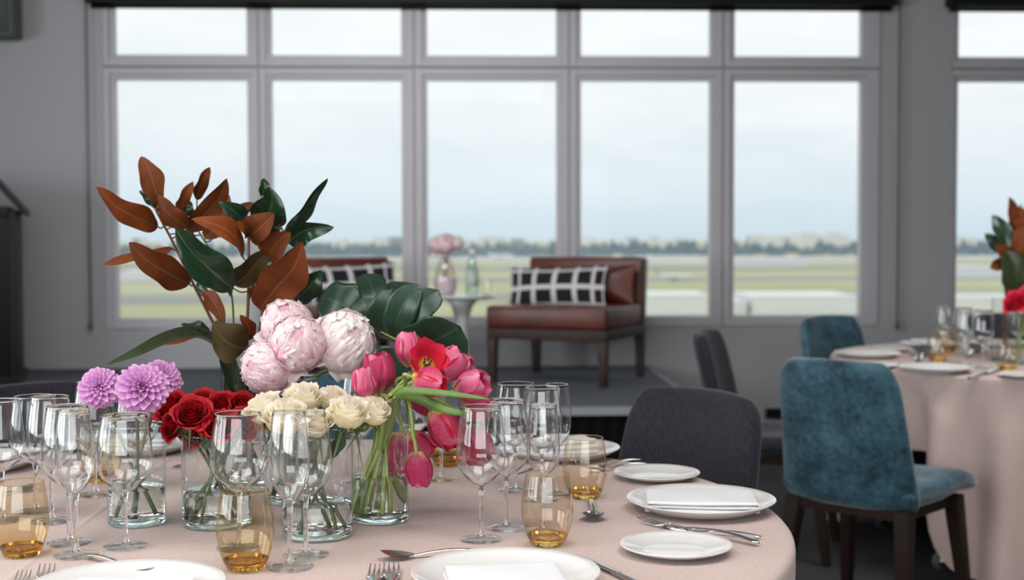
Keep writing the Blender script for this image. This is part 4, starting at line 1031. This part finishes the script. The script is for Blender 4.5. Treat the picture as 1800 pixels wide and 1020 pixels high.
# --- magnolia branches
branches = {0: ([(422, 700, 2.55), (434, 600, 2.52), (437, 500, 2.50), (437, 416, 2.49)], 'twig', .0042, 'straight red-brown magnolia branch in the middle of the tall vase'),
            1: ([(440, 700, 2.57), (385, 590, 2.53), (340, 500, 2.50), (305, 428, 2.48), (272, 366, 2.46)], 'twig', .0036, 'magnolia branch leaning left with rust coloured leaf undersides'),
            2: ([(446, 700, 2.58), (452, 600, 2.54), (474, 480, 2.52), (498, 405, 2.51)], 'greentwig', .0034, 'green magnolia branch leaning right with glossy leaves'),
            3: ([(430, 700, 2.60), (410, 590, 2.58), (402, 500, 2.57), (345, 400, 2.56)], 'greentwig', .0028, 'thin magnolia branch at the back carrying the upper rust leaves')}
LV = [  # branch, base, tip, width px, material, side(+1 shows top), bend px, tilt, depth base, depth tip, sag
    (1, (278, 399), (164, 342), 38, 'leaf', -1, -7, .3, 2.47, 2.36, .01), (1, (279, 362), (250, 274), 36, 'leaf', -1, 9, -.3, 2.47, 2.46, .01), (1, (330, 400), (270, 354), 34, 'leaf', -1, -4, .2, 2.45, 2.42, .008),
    (1, (304, 436), (178, 460), 26, 'leaf', -1, -18, .9, 2.47, 2.40, .0), (1, (334, 499), (222, 434), 46, 'leaf', -1, -6, .15, 2.46, 2.36, .01), (0, (410, 508), (302, 409), 54, 'leaf', 1, -4, .1, 2.44, 2.34, .012),
    (3, (332, 408), (412, 322), 36, 'leaf', -1, -5, .3, 2.50, 2.44, .008), (3, (313, 369), (336, 318), 20, 'leaf', -1, -3, .4, 2.52, 2.50, .004), (3, (346, 352), (366, 293), 22, 'leaf', -1, -7, .5, 2.55, 2.54, .004),
    (3, (360, 420), (410, 348), 34, 'leaf', -1, 5, -.3, 2.58, 2.56, .006), (0, (427, 452), (335, 388), 34, 'leaf', -1, 12, .5, 2.46, 2.38, .02), (0, (426, 400), (384, 354), 28, 'leaf', 1, 5, .3, 2.48, 2.42, .01),
    (0, (437, 416), (482, 374), 44, 'leaf', -1, 6, -.3, 2.46, 2.40, .006), (0, (438, 414), (420, 384), 24, 'leaf', -1, 0, .3, 2.46, 2.42, .006), (2, (464, 410), (494, 334), 54, 'leaf', 1, -10, .3, 2.54, 2.50, .01), (2, (440, 372), (486, 338), 36, 'leaf', 1, -3, .7, 2.56, 2.50, .01),
    (2, (459, 345), (461, 313), 16, 'leaf', 1, 3, .2, 2.56, 2.56, .004), (2, (500, 410), (571, 311), 26, 'leaf', 1, -9, .8, 2.52, 2.48, .01), (2, (508, 428), (580, 389), 38, 'leaf', 1, -10, .2, 2.50, 2.44, .012),
    (2, (472, 456), (506, 404), 40, 'leaf', -1, -2, -.2, 2.47, 2.43, .006), (2, (477, 466), (524, 426), 22, 'leaf', 1, 4, .7, 2.46, 2.40, .006), (0, (408, 500), (462, 430), 42, 'olive', -1, 8, .2, 2.50, 2.46, .01),
    (2, (457, 545), (553, 442), 66, 'leaf', -1, -8, .15, 2.46, 2.38, .012), (2, (510, 530), (556, 470), 40, 'leaf', 1, 6, .4, 2.52, 2.50, .01), (1, (358, 512), (396, 576), 24, 'leaf', -1, -8, .2, 2.50, 2.46, .006),
    (3, (344, 503), (378, 522), 18, 'leaf', 1, -3, .3, 2.56, 2.52, .004), (3, (409, 503), (340, 488), 22, 'leaf', 1, 5, .5, 2.55, 2.50, .006), (0, (432, 612), (370, 572), 58, 'olive', -1, -12, .2, 2.44, 2.40, .01),
    (0, (434, 600), (426, 552), 24, 'leaf', -1, 4, .3, 2.53, 2.50, .004), (1, (372, 586), (258, 606), 26, 'leaf', -1, -16, 1.1, 2.48, 2.40, .0), (1, (370, 583), (318, 576), 22, 'leaf', 1, -6, .9, 2.46, 2.44, .004),
    (1, (318, 382), (330, 352), 22, 'leaf', 1, 2, .2, 2.54, 2.54, .004), (1, (282, 372), (244, 336), 24, 'leaf', 1, 3, .4, 2.54, 2.52, .004), (0, (440, 520), (470, 496), 26, 'leaf', -1, 3, .2, 2.52, 2.50, .004),
    (2, (470, 560), (440, 500), 26, 'leaf', 1, 3, .7, 2.56, 2.54, .004), (3, (378, 415), (440, 350), 30, 'leaf', -1, 4, -.2, 2.60, 2.58, .004), (0, (428, 470), (400, 520), 18, 'leaf', 1, 3, .3, 2.56, 2.55, .004), (2, (480, 420), (470, 380), 26, 'leaf', -1, 2, .2, 2.58, 2.58, .004), (1, (330, 400), (352, 452), 22, 'leaf', -1, 3, .3, 2.55, 2.54, .004), (0, (430, 650), (412, 700), 34, 'olive', 1, 6, .2, 2.53, 2.53, .004), (0, (440, 690), (452, 618), 34, 'leaf', -1, 4, .2, 2.56, 2.54, .004)]
broots = {}
for k, (pp, mt, r, lab) in branches.items():
    pts = [at(*q) for q in pp]; c = V5[0]
    foot = c + V((.02 * (k - 1.5), .01 * (k % 2), .014)); rimz = c.z + V5[2]
    base = [foot, V((c.x + .018 * (k - 1.5) * -.6, c.y + .01, c.z + .13))]
    t = thing('magnolia_branch', foot, lab, 'branch', 'magnolia branches')
    p1 = base + pts[1:] if k != 9 else base + pts
    rim = V((c.x + max(-.036, min(.036, (pts[1] - c).x)), c.y, rimz)); path = [base[0], base[1], rim.lerp(base[1], .15)] + pts[1:]
    curve = catmull(path, 8)
    bs = B().tube(curve, [r * (1.1 - .5 * i / len(curve)) for i in range(len(curve))], 8)
    broots[k] = (t, curve, bs, mt)
for j, (k, b0, b1, W, mt, side, bend_, tilt, d0, d1, sag) in enumerate(LV):
    t, curve, bs, _ = broots[k]; q0, q1 = at(*b0, d0), at(*b1, d1)
    nr = min(curve, key=lambda c: (c - q0).length + max(0, c.z - q0.z) * .6)
    bs.tube(catmull([nr, nr.lerp(q0, .5) + V((0, 0, -.004)), q0 + (q1 - q0) * .02], 4), .0014, 6, cap=False)
    rj = random.Random(900 + j); lb = B(); leaf_geo(lb, q0, q1, px2m(W * 1.14, d0), px2m(bend_, d0), .26, side, tilt, sag + .006, .13, seed=j, ribm=1, ribr=.0008, tipbend=px2m(W, d0) * rj.uniform(-.45, .45))
    lb.obj('leaf', [MT[mt], MT['greentwig']], t, world=True)
for k, (t, curve, bs, mt) in broots.items(): bs.obj('stem', MT[mt], t, world=True)
# --- the further table's arrangement
def far_thing(name, loc, lab, cat, grp=None): return thing(name, loc, lab, cat, grp)
c = onz(1792, 640, TZ); t = thing('glass_vase', c, 'clear vase with pink flowers on the further table at the right edge', 'vase')
B().lathe([(.05, .004), (.05, .21)], 40).obj('wall', MT['vase'], t); B().lathe([(0, .0004), (.049, .0004), (.0495, .008), (0, .009)], 40).obj('base', MT['vasefoot'], t)
FV = (c, .05, .21); dC = (c - CAM).dot(fw)
for i, (px, py, r, lab) in enumerate([(1785, 532, 20, 'bright pink bloom left of its pair on the further table'), (1812, 526, 24, 'bright pink bloom partly cut by the right photo edge')]):
    p = at(px, py, dC - .03); flower('pink_rose', 'flower', lab, 'pink blooms on the further table', FV, p, toC(p, -.3 + .5 * i, .7), px2m(r, dC), rose_mesh('bloom', MT['tulipred'], 60 + i, 1.0, .03, 22), .6, .004, MT['tulipstem'], calm=MESH['cal'])
t = thing('magnolia_branch', c + V((0, .12, .012)), 'tall magnolia bunch with rust and green leaves on the further table', 'branch')
dF = dC + .12; v5 = thing('glass_vase', c + V((0, .14, 0)), 'tall clear vase behind the pink flowers on the further table', 'vase')
B().lathe([(.05, .004), (.05, .245)], 40).obj('wall', MT['vase'], v5); B().lathe([(0, .0004), (.049, .0004), (.0495, .008), (0, .009)], 40).obj('base', MT['vasefoot'], v5)
bs = B()
for q in ((1776, 400), (1795, 360), (1756, 440), (1830, 390)):
    bs.tube(catmull([c + V((random.uniform(-.02, .02), .14, .012)), c + V((0, .13, .24)), at(*q, dF)], 6), .004, 6)
FL_ = [((1778, 410), (1774, 346), 20, -1), ((1800, 420), (1790, 362), 30, -1), ((1770, 440), (1744, 378), 30, 1), ((1760, 446), (1732, 410), 22, 1), ((1776, 460), (1748, 432), 24, -1), ((1790, 450), (1800, 390), 36, -1), ((1768, 470), (1740, 472), 24, -1), ((1795, 470), (1760, 420), 30, -1),
       ((1790, 520), (1770, 440), 56, 2), ((1800, 500), (1806, 430), 40, -1), ((1815, 420), (1826, 360), 40, 1), ((1820, 470), (1850, 420), 40, -1), ((1800, 400), (1806, 352), 22, 1), ((1830, 500), (1868, 470), 40, 1), ((1800, 540), (1806, 470), 40, -1), ((1785, 430), (1776, 388), 24, -1)]
for j, (b0, b1, W, s) in enumerate(FL_):
    lb = B(); leaf_geo(lb, at(*b0, dF - .02 * (j % 3)), at(*b1, dF - .05 + .02 * (j % 4)), px2m(W, dF), .01, .2, 1 if s > 0 else -1, .3 * (-1) ** j, .01, .06, seed=70 + j)
    lb.obj('leaf', MT['olive' if s == 2 else 'leaf'], t, world=True)
bs.obj('stem', MT['twig'], t, world=True)
# --- flowers in the stage vase
FV2 = (v0, .024, .258); dS = (v0 - CAM).dot(fw)
for i, (px, py, r, lab) in enumerate([(768, 430, 15, 'blurred pink bloom left in the stage vase'), (784, 429, 18, 'blurred deep pink bloom in the middle of the stage vase'), (803, 427, 12, 'blurred pale pink bloom right in the stage vase')]):
    p = at(px, py, dS); flower('peony', 'flower', lab, 'blooms in the stage vase', FV2, p, toC(p, 0, .5), px2m(r, dS), MESH[('peony0', 'peony2', 'peonyw')[i]], 0, .003, MT['stem'], zb=.11)
# ------------------------------------------------------------------ outside: airfield far below, city on the skyline
GZ = -46.0
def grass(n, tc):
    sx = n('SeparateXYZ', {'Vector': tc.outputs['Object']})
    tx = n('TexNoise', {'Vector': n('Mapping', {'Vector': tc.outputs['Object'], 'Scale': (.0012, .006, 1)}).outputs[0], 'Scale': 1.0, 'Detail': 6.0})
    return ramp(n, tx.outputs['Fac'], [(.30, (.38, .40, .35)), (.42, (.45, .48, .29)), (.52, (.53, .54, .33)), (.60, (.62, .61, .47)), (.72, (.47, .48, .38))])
MT['grass'] = principled('hazed_airfield_grass', rough=1, colfn=grass, spec=.1)  # pale tones have the distance haze painted in
MT['tarmac'] = principled('pale_tarmac', (.34, .35, .36), .9)
MT['concrete'] = principled('apron_concrete', (.60, .61, .61), .9)
MT['trees'] = principled('hazed_far_trees', (.21, .275, .31), 1, spec=.1)  # bluish distance haze painted into the tree colour
MT['hangar'] = principled('white_metal_roof', (.86, .87, .88), .6)
MT['hangarwall'] = principled('grey_metal_wall', (.45, .52, .55), .6)
MT['bpale'] = principled('pale_facade', (.80, .80, .81), .9); MT['bpink'] = principled('brick_facade', (.68, .52, .50), .9); MT['bblue'] = principled('grey_facade', (.42, .47, .52), .9)  # distance haze put into these pale and bluish facade colours
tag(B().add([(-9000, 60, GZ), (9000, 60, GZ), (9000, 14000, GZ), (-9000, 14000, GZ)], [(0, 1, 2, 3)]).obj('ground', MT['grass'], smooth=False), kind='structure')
def gp(px, py, z=GZ): return onz(px, py, z)
def strip(name, y0, y1, x0, x1, mat, skew=0, dz=.3):
    ya, yb = gp(900, y0).y, gp(900, y1).y
    o = B().add([(x0, ya, GZ + dz), (x1, ya + skew, GZ + dz), (x1, yb + skew, GZ + dz), (x0, yb, GZ + dz)], [(0, 1, 2, 3)]).obj(name, MT[mat], smooth=False); tag(o, kind='structure')
for k, (a, b_, m) in enumerate([(530, 519, 'tarmac'), (494, 488, 'tarmac'), (474, 469, 'tarmac'), (459, 452, 'concrete'), (446, 441, 'concrete')]): strip('runway_%d' % (k + 1), a, b_, -2500, 2500, m, skew=30 * (-1) ** k, dz=.3 + .05 * k)
rnd = random.Random(5)
ICO = None
def blob(b, c, r, h, rn):
    vs = []
    for j in range(5):
        for i in range(7):
            a = 2 * pi * i / 7; q = (j / 4) * pi / 2; s = rn.uniform(.8, 1.15); vs.append((c[0] + r * cos(a) * cos(q) * s, c[1] + r * sin(a) * cos(q) * s, c[2] + h * (j / 4) * s))
    fs = [(j * 7 + i, j * 7 + (i + 1) % 7, (j + 1) * 7 + (i + 1) % 7, (j + 1) * 7 + i) for j in range(4) for i in range(7)]
    b.add(vs, fs)
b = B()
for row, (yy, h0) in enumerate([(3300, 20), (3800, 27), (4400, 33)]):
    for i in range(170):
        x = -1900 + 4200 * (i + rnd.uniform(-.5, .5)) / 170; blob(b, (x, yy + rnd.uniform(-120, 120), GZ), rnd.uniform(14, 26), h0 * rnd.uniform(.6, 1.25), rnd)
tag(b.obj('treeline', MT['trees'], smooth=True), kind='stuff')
def building(x, y, w, d, h, mat, label, group=None, roof='hangarwall'):
    t = thing('building', (x, y, GZ), label, 'building', group)
    B().box((-w / 2, -d / 2, 0), (w / 2, d / 2, h)).obj('facade', MT[mat], t, smooth=False)
    B().box((-w / 2 - .4, -d / 2 - .4, h + .01), (w / 2 + .4, d / 2 + .4, h + max(.8, h * .05))).obj('roof', MT[roof], t, smooth=False)
used = []
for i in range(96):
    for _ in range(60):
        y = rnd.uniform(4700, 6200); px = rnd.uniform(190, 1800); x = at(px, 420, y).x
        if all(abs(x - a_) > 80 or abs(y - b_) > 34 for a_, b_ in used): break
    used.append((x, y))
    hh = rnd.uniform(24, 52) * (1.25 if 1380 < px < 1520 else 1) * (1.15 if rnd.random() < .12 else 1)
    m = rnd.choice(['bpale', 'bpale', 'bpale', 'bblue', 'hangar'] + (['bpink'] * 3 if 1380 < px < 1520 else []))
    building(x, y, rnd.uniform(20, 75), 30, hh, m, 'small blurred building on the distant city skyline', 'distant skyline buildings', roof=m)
for (px, py, wpx, hp, dd, lab) in [(272, 496, 130, 18, 70, 'white terminal building across the airfield in the left window'), (1195, 553, 112, 32, 60, 'pale hangar at the lower right of the fourth window'), (1420, 553, 190, 30, 70, 'wide white hangar roof at the bottom of the fifth window'),
        (1294, 552, 40, 20, 40, 'small white shed left of the wide hangar'), (1740, 548, 150, 24, 40, 'white airport building low in the right-hand window'), (1712, 490, 120, 20, 60, 'white airport building higher up in the right-hand window'), (1345, 470, 150, 14, 60, 'long white cargo shed beyond the runways in the fifth window'), (1180, 462, 110, 11, 60, 'white cargo shed beyond the runways in the fourth window'), (610, 462, 90, 9, 50, 'white shed beyond the runways in the second window')]:
    q = gp(px, py); d = (q - CAM).dot(fw); building(q.x, q.y + dd / 2, wpx * d / F, dd, hp * d / F, 'hangar', lab, roof='hangar')
def airplane(px, py, L, rz, lab):
    q = gp(px, py); t = thing('airplane', q, lab, 'airplane', rz=rz)
    s = L / 40.0
    b = B().tube([(-20 * s, 0, 5 * s), (-17 * s, 0, 5 * s), (-12 * s, 0, 4.6 * s), (12 * s, 0, 4.6 * s), (17 * s, 0, 4.6 * s), (20 * s, 0, 4.4 * s)], [.3 * s, 1.2 * s, 2 * s, 2 * s, 1.6 * s, .3 * s], 12); b.obj('fuselage', MT['hangar'], t)
    for sg in (-1, 1):
        b = B(); b.hexa([(4 * s, sg * 1.5 * s, 3.6 * s), (-2 * s, sg * 1.5 * s, 3.6 * s), (-6 * s, sg * 18 * s, 4.6 * s), (-4 * s, sg * 18 * s, 4.6 * s), (4 * s, sg * 1.5 * s, 4.1 * s), (-2 * s, sg * 1.5 * s, 4.1 * s), (-6 * s, sg * 18 * s, 4.9 * s), (-4 * s, sg * 18 * s, 4.9 * s)]); b.obj('wing', MT['hangar'], t, smooth=False)
        B().tube([(-1 * s, sg * 6 * s, 2.8 * s), (3 * s, sg * 6 * s, 2.8 * s)], 1.1 * s, 10).obj('engine', MT['hangarwall'], t)
        B().tube([(-2 * s, sg * 2 * s, 0), (-2 * s, sg * 2 * s, 3 * s)], .35 * s, 8).obj('landing_gear', MT['black'], t)
    b = B(); b.hexa([(-19 * s, -.2 * s, 6 * s), (-14 * s, -.2 * s, 6 * s), (-14 * s, .2 * s, 6 * s), (-19 * s, .2 * s, 6 * s), (-21 * s, -.2 * s, 13 * s), (-18 * s, -.2 * s, 13 * s), (-18 * s, .2 * s, 13 * s), (-21 * s, .2 * s, 13 * s)]); b.obj('tail_fin', MT['bblue'], t, smooth=False)
airplane(1186, 494, 44, .15, 'white parked airplane on the grass in the fourth window'); airplane(240, 490, 55, .3, 'white airplane beside the terminal in the left window'); airplane(880, 455, 60, .2, 'white airplane far out on the apron in the third window')
# ------------------------------------------------------------------ sky and lamps
wd = bpy.data.worlds.new('sky'); S.world = wd; wd.use_nodes = True; t = wd.node_tree; t.nodes.clear(); n = N(t)
tc = n('TexCoord'); sx = n('SeparateXYZ', {'Vector': tc.outputs['Generated']})
z = sx.outputs['Z']
base = ramp(n, n('MapRange', {'Value': z, 'From Min': -.05, 'From Max': .25}).outputs[0], [(0, (.40, .45, .42)), (.10, (.50, .55, .58)), (.17, (.58, .69, .76)), (.28, (.66, .755, .81)), (.5, (.78, .835, .86)), (.8, (.85, .885, .90)), (1, (.88, .905, .92))])
cl = n('TexNoise', {'Vector': n('Mapping', {'Vector': tc.outputs['Generated'], 'Scale': (5, 5, 22)}).outputs[0], 'Scale': 1.0, 'Detail': 6.0, 'Roughness': .6})
cf = n('MapRange', {'Value': cl.outputs['Fac'], 'From Min': .40, 'From Max': .68})
amt = n('MapRange', {'Value': z, 'From Min': .01, 'From Max': .08, 'To Max': .6})
colr = mixc(n, mth(n, 'MULTIPLY', cf.outputs[0], amt.outputs[0]), base, (.93, .945, .95))
bg = n('Background', {'Color': colr, 'Strength': 1.12}); o = n('OutputWorld'); t.links.new(bg.outputs[0], o.inputs[0])
def area(name, loc, target, sx_, sy_, power, col=(1, 1, 1), spread=180, portal=False):
    l = bpy.data.lights.new(name, 'AREA'); l.shape = 'RECTANGLE'; l.size = sx_; l.size_y = sy_; l.energy = power; l.color = col; l.spread = radians(spread)
    o = bpy.data.objects.new(name, l); link(o); o.location = loc; o.rotation_euler = (V(target) - V(loc)).to_track_quat('-Z', 'Y').to_euler()
    if portal: l.cycles.is_portal = True
    return o
LAMPS = [('added_fill_lamp', (-1.5, 1.2, 2.82), (-1.5, 1.4, 0), 1.8, 1.8, 54, (1, .97, .94), 140), ('added_fill_lamp', (.6, 1.4, 2.82), (.6, 1.6, 0), 1.4, 1.4, 24, (1, .97, .94), 130), ('added_fill_lamp', (2.4, 4.0, 2.82), (2.4, 4.4, 0), 1.6, 1.6, 48, (1, .97, .94), 130),  # unseen overhead lamps, added to brighten the tables
         ('added_fill_lamp', (-.5, 5.2, 2.82), (-.4, 8.2, 1.15), 2.4, .9, 52, (1, .985, .97), 150)]  # added lamp aimed at the window wall to lift its middle
for nm, loc, tg, a, b_, pw, cl_, spd in LAMPS: area(nm, loc, tg, a, b_, pw, cl_, spd)
for (y0, y1) in ops: area('daylight_fill', (XL - .25, (y0 + y1) / 2, 1.62), (0, (y0 + y1) / 2, 1.62), y1 - y0, 1.85, 80, (.95, .98, 1))
area('daylight_fill', (-.3, YF - .3, 1.6), (-.3, 2, 1.5), 5.0, 1.8, 130, (.97, .985, 1))  # added fill from behind the camera, source unseen
# ------------------------------------------------------------------ render settings
S.view_settings.view_transform = 'Standard'; S.view_settings.look = 'None'; S.view_settings.gamma = 1; S.view_settings.exposure = 0
c = S.cycles
c.max_bounces = 24; c.diffuse_bounces = 3; c.glossy_bounces = 5; c.transmission_bounces = 20; c.transparent_max_bounces = 40
c.sample_clamp_indirect = 6; c.blur_glossy = .5; c.caustics_refractive = True; c.caustics_reflective = False
c.use_denoising = True
